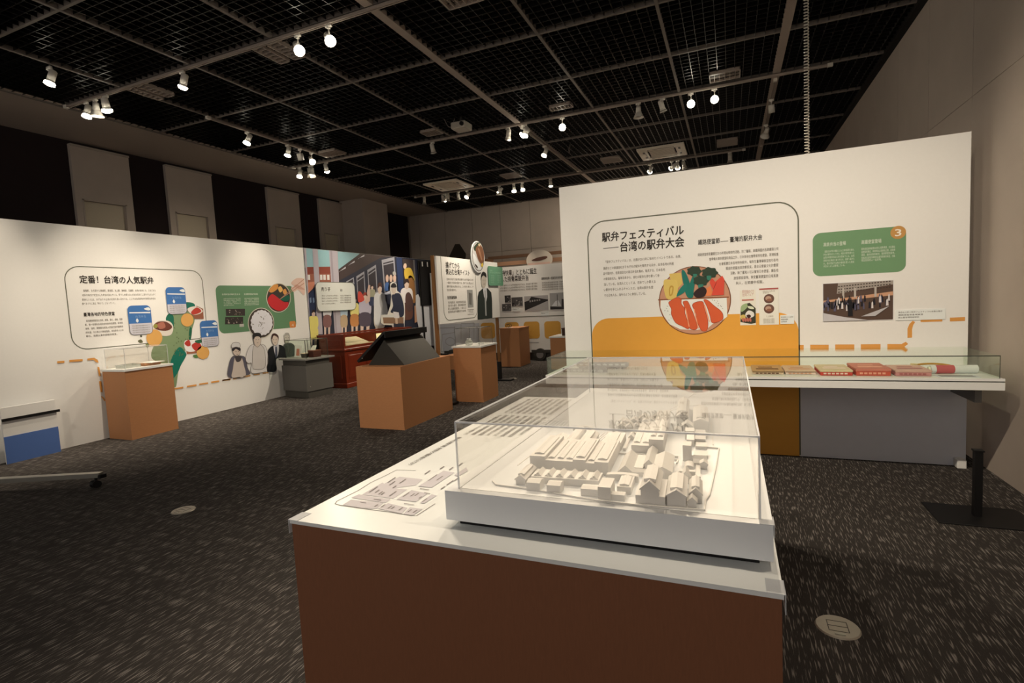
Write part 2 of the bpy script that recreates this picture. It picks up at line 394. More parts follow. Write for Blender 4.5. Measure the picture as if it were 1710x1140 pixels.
LAMPS = [  # photo position of the head, rail, target, state, shape, power, where
 (101, 128, 'x', -6.6, (-7.42, 2.6, .6), 2, 'c', 70, 'lit white spot lamp at the far left edge of the ceiling'),
 (130, 185, 'y', 4.18, (-7.42, 3.4, .5), 2, 'c', 14, 'lit spot lamp at the left end of the cluster over the left partition'),
 (145, 180, 'y', 4.18, (-7.42, 4.4, .3), 2, 'b', 12, 'lit bell spot lamp in the left cluster, second from its left end'),
 (150, 172, 'y', 4.18, (-6.9, 4.5, .3), 2, 'c', 25, 'lit spot lamp in the left cluster aimed at the brown pedestal'),
 (175, 178, 'y', 4.18, (-7.42, 5.3, .4), 2, 'c', 25, 'lit spot lamp at the right end of the cluster over the left partition'),
 (300, 138, 'y', 4.18, (-7.1, 4.2, .6), 2, 'c', 112, 'single lit spot lamp on the nearest track, left part'),
 (494, 79, 'y', 4.18, (-1.2, 2.4, .8), 2, 'c', 98, 'bright spot lamp beside the ceiling louvre light, upper left'),
 (549, 65, 'y', 4.18, (-.7, 2.0, .8), 2, 'c', 84, 'lit spot lamp right of the bright one on the nearest track'),
 (870, -8, 'y', 4.18, (-.4, 2.3, .9), 2, 'c', 84, 'glowing spot lamp cut by the top edge of the picture'),
 (441, 229, 'x', -6.6, (-7.3, 4.5, .5), 2, 'c', 80, 'lit spot lamp first along the short left track'),
 (495, 253, 'x', -6.6, (-7.42, 6.3, .5), 2, 'c', 70, 'brightest spot lamp on the short left track'),
 (504, 262, 'x', -6.6, (-7.0, 8.5, 0), 0, 'x', 0, 'white box-shaped lamp on the short left track'),
 (537, 265, 'x', -6.6, (-3.9, 5.6, .8), 2, 'c', 70, 'small lit spot lamp at the far end of the short left track'),
 (494, 290, 'y', 7.83, (-7.42, 7.0, 1.4), 2, 'c', 40, 'lit spot lamp at the left end of the middle track'),
 (510, 285, 'y', 7.83, (-7.0, 7.1, .8), 1, 'b', 25, 'dim bell spot lamp second from the left on the middle track'),
 (519, 289, 'y', 7.83, (-7.42, 9.0, 1.2), 1, 'b', 50, 'dim spot lamp hanging lowest in the second cluster'),
 (530, 279, 'y', 7.83, (-7.2, 9.2, 1.2), 2, 'c', 70, 'lit spot lamp at the right end of the second cluster'),
 (706, 243, 'y', 7.83, (-4.5, 9.2, 0), 0, 'c', 0, 'unlit white spot lamp alone on the middle track'),
 (840, 222, 'y', 7.83, (-4.2, 9.0, 1), 0, 'c', 0, 'unlit spot lamp left of the brightest central lamp'),
 (860, 212, 'y', 7.83, (-7.42, 6.9, .9), 2, 'c', 190, 'brightest lamp in the middle of the ceiling'),
 (876, 222, 'y', 7.83, (-3.6, 7.1, .5), 2, 'c', 70, 'small lit lamp just right of the brightest central lamp'),
 (920, 255, 'x', -3.0, (-4.0, 7.9, 1.3), 1, 'c', 110, 'spot lamp on the wide ceiling bar, turned to the text panel'),
 (941, 213, 'y', 7.83, (-1.2, 2.6, .8), 2, 'c', 90, 'small round lit lamp below the middle track'),
 (1061, 178, 'y', 7.83, (-1.2, 7.9, 0), 0, 'b', 0, 'large unlit bell-shaped white lamp pointing down'),
 (1103, 172, 'y', 7.83, (-.2, 8.6, 1.5), 0, 'c', 0, 'tilted unlit lamp right of the bell-shaped one'),
 (1154, 172, 'y', 7.83, (-.4, 3.0, .8), 2, 'c', 105, 'round white lit lamp left of the warm yellow one'),
 (1193, 160, 'y', 7.83, (-.2, 2.2, .9), 2, 'c', 110, 'warm yellow glaring lamp below the ceiling louvre light'),
 (1289, 182, 'x', .6, (.9, 10, 1), 0, 'x', 0, 'small box-shaped lamp at the end of the right wide bar'),
 (1278, 222, 'x', .6, (-.5, 13.5, 1), 1, 'b', 30, 'bell lamp with a lit rim on the right wide bar'),
 (1081, 278, 'y', 11.55, (-2.5, 14, 2.8), 2, 'c', 110, 'lit lamp at the left below the right air-conditioner'),
 (1119, 274, 'y', 11.55, (-4.0, 14, 2.6), 2, 'c', 110, 'left one of two close lit lamps below the right air-conditioner'),
 (1128, 270, 'y', 11.55, (-.9, 14, 2.2), 2, 'c', 60, 'right one of two close lit lamps below the right air-conditioner'),
 (1140, 270, 'y', 11.55, (-.5, 14, 2), 0, 'c', 0, 'unlit tilted lamp at the right corner below the air-conditioner'),
 (1219, 258, 'y', 11.55, (0, 11.6, 0), 0, 'c', 0, 'unlit lamp pointing down just above the right partition'),
 (692, 314, 'y', 11.55, (-6.6, 11.6, 0), 0, 'c', 0, 'upper of two unlit lamps left of the left air-conditioner'),
 (696, 334, 'y', 11.55, (-7, 11, 0), 0, 'c', 0, 'lower of two unlit lamps left of the left air-conditioner'),
 (725, 327, 'y', 11.55, (-8.5, 13, 2.6), 2, 'c', 70, 'lit round lamp under the left air-conditioner, left one'),
 (736, 332, 'y', 11.55, (-6.3, 12, .3), 0, 'c', 0, 'unlit lamp hanging beside the left lit lamp under the air-conditioner'),
 (755, 326, 'y', 11.55, (-5.6, 11.7, .3), 0, 'c', 0, 'unlit lamp pointing down under the left air-conditioner'),
 (773, 325, 'y', 11.55, (-7.42, 9.6, 1.3), 2, 'c', 130, 'glaring lamp under the right corner of the left air-conditioner'),
 (822, 315, 'y', 11.55, (-7.3, 10.9, 1.2), 1, 'c', 100, 'first lamp of the row right of the left air-conditioner'),
 (829, 318, 'y', 11.55, (-5.2, 12.0, .9), 1, 'b', 70, 'second lamp of the row right of the left air-conditioner'),
 (848, 312, 'y', 11.55, (-4.3, 10.8, .9), 2, 'c', 40, 'third lamp of the row right of the left air-conditioner'),
 (863, 310, 'y', 11.55, (-3.6, 10.4, .7), 2, 'c', 40, 'fourth lamp of the row right of the left air-conditioner'),
 (909, 302, 'y', 11.55, (-3.7, 12.0, 1.0), 1, 'c', 40, 'last lamp of the back row, beside the right partition'),
]
USED = []
for px, py, ax, v, tg, stt, sh, pw, lab in LAMPS:
    p = hit(px, py, 2, ZR-.14)
    if ax == 'y': p.y = v
    else: p.x = v
    for qx, qy in USED:
        if ax == 'y' and qy == v and abs(p.x-qx) < .095: p.x = qx+.095
        if ax == 'x' and qx == v and abs(p.y-qy) < .095: p.y = qy+.095
    USED.append((p.x, p.y))
    near = tg[0] < -6.9 and p.x < -5.9
    lamp(p.x, p.y, ZR, tg, stt, sh, pw*PW, lab, size=48 if near else 66, blend=1 if near else .8)
# lamps on the two tracks above and behind the viewer (outside the picture)
for x, tx, ty, tz, pw, lab in ((-2.6, -1.0, 5.13, 1.3, 88, 'leftmost'), (-1.2, .1, 5.13, 1.2, 84, 'second'), (.3, 1.1, 5.13, 1.1, 80, 'third'), (1.0, 1.7, 5.13, 1.0, 45, 'rightmost')):
    lamp(x, 1.74, ZR, (tx, ty, tz), 2, 'c', pw*PW, lab+' lit spot lamp of the four over the viewer turned to the right partition', size=62, blend=.9)
lamp(.9, 1.74, ZR, (-.45, 2.0, .85), 2, 'c', 48*PW, 'lit spot lamp over the viewer, far right, aimed at the model', size=50, blend=.9)
lamp(-.65, 1.74, ZR, (-.62, 1.9, .8), 2, 'c', 26*PW, 'lit spot lamp over the viewer pointing straight down on the model', size=60, blend=.9)
for x, tx, ty, tz, pw, lab in ((-4.6, -3.9, 5.9, .6, 70, 'aimed at the centre plinth'), (-1.3, -3.7, 6.3, .5, 190, 'added to brighten the right sides of the plinth and pedestal'), (-5.4, -7.42, 4.8, .9, 90, 'added to brighten the left partition')):  # second and third are unseen lamps added as fill
    lamp(x, .52, ZR, (tx, ty, tz), 2, 'c', pw*PW, 'lit spot lamp behind the viewer '+lab, size=46, blend=1)

# ------------------------------------------------------------------ ceiling fittings
def louvre_light(x0, x1, y0, y1, label):
    t = thing('louvre_light', label, 'ceiling light', ((x0+x1)/2, (y0+y1)/2, ZC-.04), 'recessed louvre lights, switched off')
    bm = bmesh.new(); z0, z1 = ZC-.05, ZC-.01
    box(bm, x0, x1, y0, y0+.012, z0, z1); box(bm, x0, x1, y1-.012, y1, z0, z1); box(bm, x0, x0+.012, y0, y1, z0, z1); box(bm, x1-.012, x1, y0, y1, z0, z1)
    put('frame', bm, BARL, t)
    put('reflector', B(x0+.012, x1-.012, y0+.012, y1-.012, ZC-.016, ZC-.01), mat('reflector', (140, 128, 118), .4, raw=True, noise=0), t)
    lx = x1-x0 > y1-y0
    for i in range(1, 6):
        if lx: x = x0+(x1-x0)*i/6; b = B(x-.003, x+.003, y0+.012, y1-.012, z0, z1-.006)
        else: y = y0+(y1-y0)*i/6; b = B(x0+.012, x1-.012, y-.003, y+.003, z0, z1-.006)
        put('blade', b, BARL, t)
louvre_light(-4.53, -4.39, 4.22, 4.60, 'left half of the switched-off louvre light beside the bright upper-left lamp')
louvre_light(-4.33, -4.17, 4.22, 4.60, 'right half of the switched-off louvre light beside the bright upper-left lamp')
louvre_light(-6.58, -6.46, 4.22, 4.60, 'left half of the switched-off louvre light over the left partition')
louvre_light(-6.40, -6.26, 4.22, 4.60, 'right half of the switched-off louvre light over the left partition')
louvre_light(-2.37, -2.0, 4.30, 4.54, 'switched-off louvre light cut by the top edge of the picture')
louvre_light(-2.36, -2.03, 7.40, 7.56, 'switched-off louvre light right of the central bright lamp')
louvre_light(-.20, .17, 7.38, 7.66, 'switched-off louvre light above the warm yellow lamp')
louvre_light(-4.50, -4.20, 7.36, 7.60, 'small switched-off louvre light left of the projector line')
louvre_light(-2.36, -1.98, 10.65, 11.05, 'switched-off louvre light left of the right air-conditioner')
louvre_light(-.18, .18, 10.65, 11.1, 'switched-off louvre light right of the right air-conditioner')
louvre_light(-6.58, -6.2, 7.36, 7.66, 'dark louvre light above the second lamp cluster')
louvre_light(-4.6, -4.2, 10.7, 11.1, 'dim louvre light between the back lamps')
def aircon(x, y, label):
    t = thing('air_conditioner', label, 'air conditioner', (x, y, ZC-.06), 'ceiling cassette air-conditioners')
    m = mat('cassette_white', (244, 232, 216), .5, raw=True, noise=.01); s = .43
    bm = bmesh.new(); a, b, z0, z1 = s, s-.17, ZC-.075, ZC-.04
    box(bm, x-a, x+a, y-a, y-b, z0, z1); box(bm, x-a, x+a, y+b, y+a, z0, z1); box(bm, x-a, x-b, y-b, y+b, z0, z1); box(bm, x+b, x+a, y-b, y+b, z0, z1)
    bmesh.ops.bevel(bm, geom=bm.edges[:], offset=.004, segments=1, affect='EDGES'); put('face_plate', bm, m, t)
    put('intake_grille', B(x-.23, x+.23, y-.23, y+.23, ZC-.068, ZC-.05), mat('grille', (190, 176, 156), .6, raw=True, noise=0), t)
    for i in range(8):
        yy = y-.2+i*.057; put('grille_slat', B(x-.22, x+.22, yy-.006, yy+.006, ZC-.073, ZC-.068), m, t)
    for dx, dy in ((0, -1), (0, 1), (-1, 0), (1, 0)):
        cx_, cy_ = x+dx*.325, y+dy*.325; wx, wy = (.24, .02) if dx == 0 else (.02, .24)
        put('outlet_slot', B(cx_-wx, cx_+wx, cy_-wy, cy_+wy, ZC-.0775, ZC-.07), mat('slot_dark', (70, 60, 52), .6, raw=True, noise=0), t)
        put('vane', B(cx_-wx*.96, cx_+wx*.96, cy_-wy*.5, cy_+wy*.5, ZC-.083, ZC-.0775), m, t)
aircon(-1.16, 10.75, 'square white ceiling air-conditioner above the right partition')
aircon(-5.93, 10.83, 'square white ceiling air-conditioner above the back corner')
t = thing('projector', 'white projector hanging under the ceiling louvres at the centre', 'projector', (-3.66, 7.2, ZC-.05))
put('body', B(-3.79, -3.55, 7.08, 7.32, ZC-.19, ZC-.09, bev=.012), mat('projector_white', (190, 182, 170), .4, raw=True), t)
bm = bmesh.new(); cyl(bm, (-3.60, 7.08, ZC-.14), (-3.60, 7.055, ZC-.14), .03); put('lens', bm, BLACK, t)
bm = bmesh.new(); cyl(bm, (-3.67, 7.2, ZC-.09), (-3.67, 7.2, ZC-.0), .02); box(bm, -3.73, -3.61, 7.14, 7.26, ZC-.095, ZC-.088); put('mount', bm, DARKG, t)
def tube(name, pts, r, m, parent=None, closed=False):
    cu = bpy.data.curves.new(name, 'CURVE'); cu.dimensions = '3D'; cu.bevel_depth = r; cu.bevel_resolution = 2; cu.resolution_u = 3
    sp = cu.splines.new('POLY'); sp.points.add(len(pts)-1); sp.use_cyclic_u = closed
    lo = OFF.get(parent.name, (Vector(), 0))[0] if parent is not None else Vector()
    for q, p in zip(sp.points, pts): q.co = (*(Vector(p)-lo), 1)
    tmp = bpy.data.objects.new(name, cu); COL.objects.link(tmp)
    me = bpy.data.meshes.new_from_object(tmp.evaluated_get(bpy.context.evaluated_depsgraph_get())); me.name = name
    bpy.data.objects.remove(tmp); bpy.data.curves.remove(cu)
    me.materials.clear(); me.materials.append(m)
    for p in me.polygons: p.use_smooth = True
    o = bpy.data.objects.new(name, me); link(o, parent); return o
ct = hit(1347, 120, 1, 5.5)
pts = []
z = ZC-.02; k = 0
while z > 2.3:
    a = k*2*PI/12; pts.append((ct.x+.017*math.cos(a), 5.5+.017*math.sin(a), z)); z -= .026/12; k += 1
tag(tube('coiled_cable', pts, .0052, mat('cable_pale', (205, 200, 190), .4, raw=True, noise=0)), 'pale coiled cable hanging from the ceiling behind the right partition', 'cable')
for a, b, c, lab in (((-2.62, 9.4), (-2.7, 9.55), .12, 'thin looped cable hanging from the ceiling left of the right air-conditioner'), ((-3.9, 7.1), (-3.75, 7.15), .12, 'thin loose cable beside the projector')):
    pp = [(a[0]+(b[0]-a[0])*i/12, a[1]+(b[1]-a[1])*i/12, ZC-.02-c*math.sin(PI*i/12)) for i in range(13)]
    tag(tube('loose_cable', pp, .006, BAR), lab, 'cable')

# ================================================================== RIGHT PARTITION
PY = 5.13; PP = Plane('Y', PY)
part = thing('partition_wall', 'tall white partition with the round lunch box picture and orange band, right side', 'partition', (0.1, PY, 0))
PXL, PXR = -1.563, 1.712
put('board', B(PXL, PXR, PY, PY+.09, 0, 2.6), WHITE, part)
q = PP.uv
# orange band (continues below the desk) and outline
ul = q(987, 540)[0]; ur = .548
bandtop = 1.275
po = rr(ul+.006, .0, ur-.004, bandtop, .17, corners=(1, 1, 0, 0)); po = [(u, v) for u, v in po]
po = [(u if u < ul+.2 else u, v) for u, v in po]
flat(PP, po, ink((233, 160, 58)), part, 1, 'orange_band')
oi = rr(ul, -.3, ur, 2.225, .17, corners=(1, 1, 0, 0))
oi = [(u, max(v, .01)) for u, v in oi]
i0 = len(oi)-2
path = [oi[-1]]+oi[:-1]
ring(PP, path, .011, OUT, part, 2, 'outline', close=False)
flat(PP, [(ur+.01, .0), (PXR, .0), (PXR, .72), (ur+.01, .72)], ink((225, 216, 205)), part, 1, 'lower_panel')
# bento picture
Z3 = crop(1090, 430, 8.143)
def zp(pl, f, pts, sm=True):
    uvs = [pl.uv(*f(*p)) for p in pts]
    return smooth(uvs, 4) if sm else uvs
cu, cv, R_ = -.308, 1.413, .316
flat(PP, ell(cu, cv, R_, R_, 64), ink((120, 66, 36)), part, 2, 'lunch_box_rim')
flat(PP, ell(cu, cv, R_-.008, R_-.008, 64), ink((203, 143, 107)), part, 3, 'lunch_box_base')
def cp(pts, col, layer, name, sm=True): flat(PP, zp(PP, Z3, pts, sm), ink(col), part, layer, name)
cp([(110, 575), (1005, 545), (1015, 800), (925, 870), (830, 890), (760, 950), (590, 985), (380, 975), (230, 905), (150, 790), (105, 680)], (240, 232, 220), 4, 'rice', False)
cp([(75, 566), (1035, 528), (1035, 545), (75, 582)], (140, 80, 45), 5, 'divider', False)
cp([(225, 220), (385, 205), (405, 350), (340, 420), (250, 330)], (222, 184, 92), 5, 'omelette', False)
cp([(150, 320), (240, 300), (335, 325), (320, 540), (185, 550)], (226, 190, 96), 6, 'omelette')
cp([(245, 380), (285, 400), (270, 500), (230, 520), (222, 430)], (196, 150, 60), 7, 'omelette_swirl')
cp([(256, 402), (268, 415), (255, 490), (240, 495), (240, 425)], (226, 190, 96), 8, 'omelette_swirl')
cp([(395, 175), (440, 190), (500, 330), (520, 480), (450, 440), (405, 300)], (20, 110, 92), 6, 'bean_pod')
cp([(325, 525), (360, 440), (430, 360), (470, 380), (440, 460), (380, 505)], (24, 118, 98), 7, 'bean_pod')
cp([(440, 440), (500, 360), (540, 260), (575, 300), (560, 440), (545, 540), (475, 540)], (22, 114, 95), 8, 'bean_pod')
for bx, by, s in ((565, 185, 1.0), (775, 205, 1.1), (655, 315, 1.05)):
    pts = []
    for k in range(14):
        a = 2*PI*k/14; rad = (88 if k % 2 else 106)*s; pts.append((bx+rad*math.cos(a), by+.68*rad*math.sin(a)))
    cp(pts, (42, 60, 42), 9, 'broccoli_crown')
cp([(550, 225), (605, 225), (590, 265), (560, 262)], (50, 120, 95), 10, 'broccoli_stalk'); cp([(735, 250), (795, 250), (780, 305), (745, 300)], (50, 120, 95), 10, 'broccoli_stalk'); cp([(620, 370), (690, 365), (665, 420), (625, 415)], (50, 120, 95), 10, 'broccoli_stalk')
cp([(555, 490), (610, 425), (690, 395), (735, 450), (700, 525), (600, 545)], (45, 24, 24), 11, 'mushroom')
cp([(735, 415), (785, 385), (815, 470), (790, 520), (725, 520), (715, 500)], (236, 128, 70), 9, 'carrot', False)
cp([(785, 300), (815, 285), (850, 330), (945, 245), (975, 300), (965, 505), (800, 515), (820, 440), (775, 345)], (221, 74, 52), 10, 'carrot', False)
cp([(862, 335), (872, 335), (830, 430), (820, 430)], (170, 50, 38), 11, 'carrot_line', False)
fish = [[(225, 600), (320, 545), (385, 560), (390, 630), (435, 690), (440, 760), (495, 960), (400, 930), (310, 880), (255, 770), (255, 700), (225, 640)],
        [(415, 600), (470, 590), (500, 640), (520, 690), (560, 780), (605, 960), (510, 965), (490, 860), (455, 740), (430, 660)],
        [(540, 650), (590, 605), (680, 600), (700, 680), (750, 860), (735, 985), (660, 985), (600, 850), (590, 760)],
        [(695, 575), (750, 580), (830, 650), (920, 720), (955, 780), (940, 850), (810, 885), (780, 790), (740, 670)]]
for f in fish: cp(f, (220, 92, 48), 6, 'salmon_slice')
for f in fish:
    uvs = zp(PP, Z3, f); ring(PP, uvs, .004, ink((170, 60, 32)), part, 7, 'salmon_outline')
for a, b in (((445, 690), (495, 940)), ((560, 700), (620, 960)), ((700, 640), (770, 870))):
    cp([(a[0]-6, a[1]), (a[0]+10, a[1]), (b[0]+8, b[1]), (b[0]-6, b[1])], (250, 160, 110), 8, 'salmon_edge', False)
sd = []
for x, y in ((190, 690), (200, 660), (165, 720), (205, 725), (235, 775), (222, 850), (250, 820), (810, 575), (840, 580), (880, 590), (865, 615), (895, 625), (925, 655), (890, 655), (950, 690), (935, 665)):
    a = random.random()*3; sd.append(zp(PP, Z3, [(x-11*math.cos(a), y-11*math.sin(a)), (x+4*math.sin(a), y-4*math.cos(a)), (x+11*math.cos(a), y+11*math.sin(a)), (x-4*math.sin(a), y+4*math.cos(a))], False))
flats(PP, sd, ink((120, 112, 95)), part, 5, 'sesame_seeds')
# headings and text
Z1 = crop(930, 320, 4.071)
def T(pl, f, s, a, b, ht): return tline(pl, s, f(*a), f(*b), ht)
text(PP, [T(PP, Z1, '駅弁フェスティバル', (308, 335), (862, 288), .098), T(PP, Z1, '台湾の駅弁大会', (432, 403), (865, 368), .102)], INK, part, 2, 'heading', bold=.042)
flats(PP, [zp(PP, Z1, [(315, 384), (420, 374), (420, 378), (315, 388)], False), zp(PP, Z1, [(1112, 338), (1165, 333), (1165, 336), (1112, 341)], False)], INK, part, 2, 'heading_rule')
text(PP, [T(PP, Z1, '鐵路便當節', (960, 360), (1108, 347), .052), T(PP, Z1, '臺灣的駅弁大会', (1176, 341), (1395, 322), .052)], INK, part, 2, 'subheading', bold=.022)
JL = ['「駅弁フェスティバル」は、台鉄が2015年に始めたイベントである。台鉄、', '高鉄などの鉄道会社がそれぞれの駅弁を販売するほか、台湾各地の特産', '品や国内外、各鉄道会社の周辺弁当を集め、販売する。日本各地', 'の鉄道会社も、毎年日本から、自社の駅弁を持ち寄って参', '加している。台湾人にとっては、日本でしか買えな', 'い駅弁を手に入れるチャンスだ。台湾の駅弁を愛', 'する日本人も、海外のように参加している。']
JE = [((332, 482), (845, 438)), ((316, 524), (795, 490)), ((316, 560), (735, 530)), ((318, 597), (697, 570)), ((320, 634), (672, 610)), ((320, 670), (655, 650)), ((322, 708), (605, 692))]
text(PP, [T(PP, Z1, s, (a[0], a[1]+4), (b[0], b[1]+8), .030) for s, (a, b) in zip(JL, JE)], INKS, part, 2, 'body_text', bold=.012)
CL = ['鐵路便當節是臺鐵在2015年開始舉辦的活動，除了臺鐵、高鐵與國內各家鐵路公司', '會準備火車的便當和商品之外，日本各地也會帶來特色便當，現場販售', '也會販賣日本各地特色駅弁，每年在臺灣舉辦並吸引各地', '鐵道的便當迷與旅客前來，是台日便當文化的重要', '活動。除了臺灣人可以嘗到日本便當，讓各地', '旅客都能發現，享受臺灣便當的日常風景', '與人，在節慶中相聚。']
CE = [((958, 434), (1505, 392)), ((1035, 463), (1505, 430)), ((1102, 495), (1505, 468)), ((1148, 525), (1505, 504)), ((1180, 557), (1505, 540)), ((1202, 590), (1505, 577)), ((1216, 626), (1405, 617))]
text(PP, [T(PP, Z1, s, (a[0], a[1]+4), (b[0], b[1]+4), .030) for s, (a, b) in zip(CL, CE)], INKS, part, 2, 'body_text', bold=.012)
# green board 3
GREEN = (112, 145, 98)
Zg = crop(1330, 350, 4.56)
g0 = q(*Zg(135, 510)); g1 = q(*Zg(820, 128))
gu0, gu1, gv0, gv1 = .655, 1.308, q(*Zg(480, 490))[1], q(*Zg(480, 152))[1]
flat(PP, rr(gu0, gv0, gu1, gv1, .06), ink(GREEN), part, 1, 'green_text_panel')
c3 = (gu1-.053, gv1-.048)
flat(PP, ell(c3[0], c3[1], .052, .052), ink((196, 140, 72)), part, 2, 'number_disc')
text(PP, [('3', c3[0]-.02, c3[1]-.028, .04, .078)], ink((245, 225, 195)), part, 3, 'number', bold=.03)
PALE = ink((214, 214, 182))
text(PP, [T(PP, Zg, '高鉄弁当の登場', (206, 278), (376, 268), .036), T(PP, Zg, '高鐵便當登場', (494, 260), (646, 250), .036)], PALE, part, 2, 'heading', bold=.02)
gl = ['高鉄は2007年の開業とともに車内販売を始め、', '弁当の販売も行ってきた。地元の食材を使った', '台湾の味覚弁当は人気を集めている。台湾', '高鉄弁当は毎日工場で作られ、各駅へ届けら', 'れ、駅の売店では旬の食材を使った限定', '弁当もしばしば登場している。']
text(PP, [T(PP, Zg, s, (206+(8 if i == 0 else 0), 326+i*23), (440 if i < 5 else 370, 312+i*23), .021) for i, s in enumerate(gl)]+
     [T(PP, Zg, s, (494, 304+i*23), (750 if i < 4 else 648, 292+i*23), .021) for i, s in enumerate(['臺灣高鐵通車後開始在車上販售便當，也在車站', '設置販售櫃位，高鐵便當以健康為主題，並使用', '蔬菜、雞肉和魚等食材，隨季節更換菜色，', '旅客能在短短的車程中品嘗到新鮮的味道，也能', '帶回家與家人一起享用。'])], PALE, part, 2, 'body_text', bold=.01)
# orange dashes and arrow
OR = ink((222, 150, 70))
dash = [[(18, 1030), (55, 1030), (55, 1065), (18, 1065)], [(105, 1028), (245, 1028), (245, 1065), (105, 1065)], [(295, 1026), (440, 1025), (440, 1063), (295, 1064)], [(490, 1024), (640, 1022), (640, 1062), (490, 1063)], [(692, 1022), (800, 1022), (832, 1005), (850, 1022), (822, 1042), (850, 1062), (832, 1080), (800, 1062), (692, 1063)],
        [(845, 975), (845, 905), (860, 870), (885, 845), (903, 855), (888, 878), (880, 910), (880, 973)], [(945, 832), (1110, 824), (1110, 850), (945, 855)], [(1168, 822), (1283, 816), (1283, 846), (1168, 850)]]
for d in dash: flat(PP, zp(PP, Zg, d, False), OR, part, 2, 'orange_dash')
# framed photograph of a market hall
fu0, fv0 = q(*Zg(200, 850)); fu1 = q(*Zg(738, 700))[0]; fv1 = q(*Zg(470, 548))[1]
fv0 = q(*Zg(470, 845))[1]
def wallcard(pl, uvs, m, label, name, cat, th=.004, layer=1, group=None):
    c = pl.to3(sum(u for u, v in uvs)/len(uvs), min(v for u, v in uvs), .0)
    t = thing(name, label, cat, c, group); flat(pl, uvs, m, t, layer, 'sheet', thick=th); return t
ph = wallcard(PP, [(fu0, fv0), (fu1, fv0), (fu1, fv1), (fu0, fv1)], ink((225, 215, 200)), 'mounted colour photograph of a crowded market square below the green board', 'photo_print', 'photo')
a, b, c, d = fu0+.004, fv0+.004, fu1-.004, fv1-.004
W_ = c-a; H_ = d-b
P2 = lambda pts: [(a+x*W_, b+y*H_) for x, y in pts]
L0 = 7
flat(PP, P2([(0, 0), (1, 0), (1, 1), (0, 1)]), ink((88, 66, 52)), ph, L0, 'picture_ground')
flat(PP, P2([(.2, .72), (1, .9), (1, 1), (.22, 1)]), ink((165, 150, 132)), ph, L0+1, 'picture_building')
for k in range(3):
    flats(PP, [P2([(.22+i*.04, .745+k*.075+i*.004), (.245+i*.04, .747+k*.075+i*.004), (.245+i*.04, .775+k*.075+i*.004), (.22+i*.04, .773+k*.075+i*.004)]) for i in range(19)], ink((70, 55, 45)), ph, L0+2, 'picture_windows')
flat(PP, P2([(0, .55), (1, .72), (1, .62), (0, .5)]), ink((205, 150, 110)), ph, L0+2, 'picture_lights')
flats(PP, [P2([(x, .6), (x+.03, .6), (x+.03, .86), (x, .86)]) for x in (.28, .45, .74)], ink((190, 175, 155)), ph, L0+3, 'picture_columns')
crowd = []
for i in range(60):
    x = random.random()*.94; y = .25+random.random()*.25; w2 = .012+random.random()*.012
    crowd.append(P2([(x, y), (x+w2*1.6, y), (x+w2*1.4, y+.14), (x+w2*.8, y+.18), (x+w2*.2, y+.14)]))
flats(PP, crowd[:30], ink((32, 28, 34)), ph, L0+4, 'picture_crowd'); flats(PP, crowd[30:50], ink((92, 86, 100)), ph, L0+5, 'picture_crowd'); flats(PP, crowd[50:], ink((220, 205, 190)), ph, L0+6, 'picture_crowd')
flat(PP, P2([(0, .0), (.65, 0), (.3, .1), (0, .22)]), ink((200, 190, 180)), ph, L0+7, 'picture_pavement'); flat(PP, P2([(.55, .1), (.95, .35), (.75, .1)]), ink((190, 180, 170)), ph, L0+7, 'picture_pavement')
flat(PP, P2([(.36, .12), (.43, .12), (.42, .5), (.395, .55), (.37, .5)]), ink((22, 20, 24)), ph, L0+8, 'picture_figure')
def capcard(pl, uvs, label, lines=3, grp=None):
    t = wallcard(pl, uvs, ink((236, 230, 226)), label, 'caption_card', 'caption card', .006)
    us = [u for u, v in uvs]; vs = [v for u, v in uvs]; u0_, u1_, v0_, v1_ = min(us), max(us), min(vs), max(vs)
    hh = (v1_-v0_)
    ss = ['高鉄台北駅の駅弁フェスティバル会場の様子', '鐵路便當節會場實景', '國立臺灣博物館提供']
    text(pl, [(ss[i % 3], u0_+(u1_-u0_)*.06, v1_-hh*(.3+.25*i), (u1_-u0_)*(.88, .5, .42)[i % 3], hh*.17) for i in range(lines)], INK, t, 8, 'lettering', bold=.01)
    return t
va = q(*Zg(940, 838))[1]; vb = q(*Zg(940, 758))[1]
capcard(PP, [(q(*Zg(752, 800))[0], va), (q(*Zg(1132, 790))[0], va), (q(*Zg(1132, 790))[0], vb), (q(*Zg(752, 800))[0], vb)], 'long narrow white caption card right of the market photograph')
# leaflets
Z4 = crop(1225, 470, 12.664)
def rectpx(pl, f, x0, y0, x1, y1):
    ua, va = pl.uv(*f(x0, (y0+y1)/2)); ub, _ = pl.uv(*f(x1, (y0+y1)/2)); vt = pl.uv(*f((x0+x1)/2, y0))[1]; vb_ = pl.uv(*f((x0+x1)/2, y1))[1]
    return [(ua, vb_), (ub, vb_), (ub, vt), (ua, vt)]
lf = wallcard(PP, rectpx(PP, Z4, 135, 180, 468, 920), ink((238, 224, 196)), 'narrow cream leaflet with a photo of food, left one on the orange band', 'leaflet', 'leaflet', .003, group='leaflets on the right partition')
flat(PP, rectpx(PP, Z4, 175, 375, 425, 402), ink((186, 96, 78)), lf, 5, 'red_bar')
text(PP, [T(PP, Z4, '駅弁味めぐり', (185, 245), (425, 240), .035), T(PP, Z4, '台湾フェア', (190, 305), (420, 300), .03)], ink((190, 130, 112)), lf, 5, 'lettering')
flat(PP, zp(PP, Z4, [(150, 560), (250, 470), (340, 450), (465, 560), (470, 870), (370, 895), (145, 855)], False), ink((60, 58, 38)), lf, 5, 'food_photo')
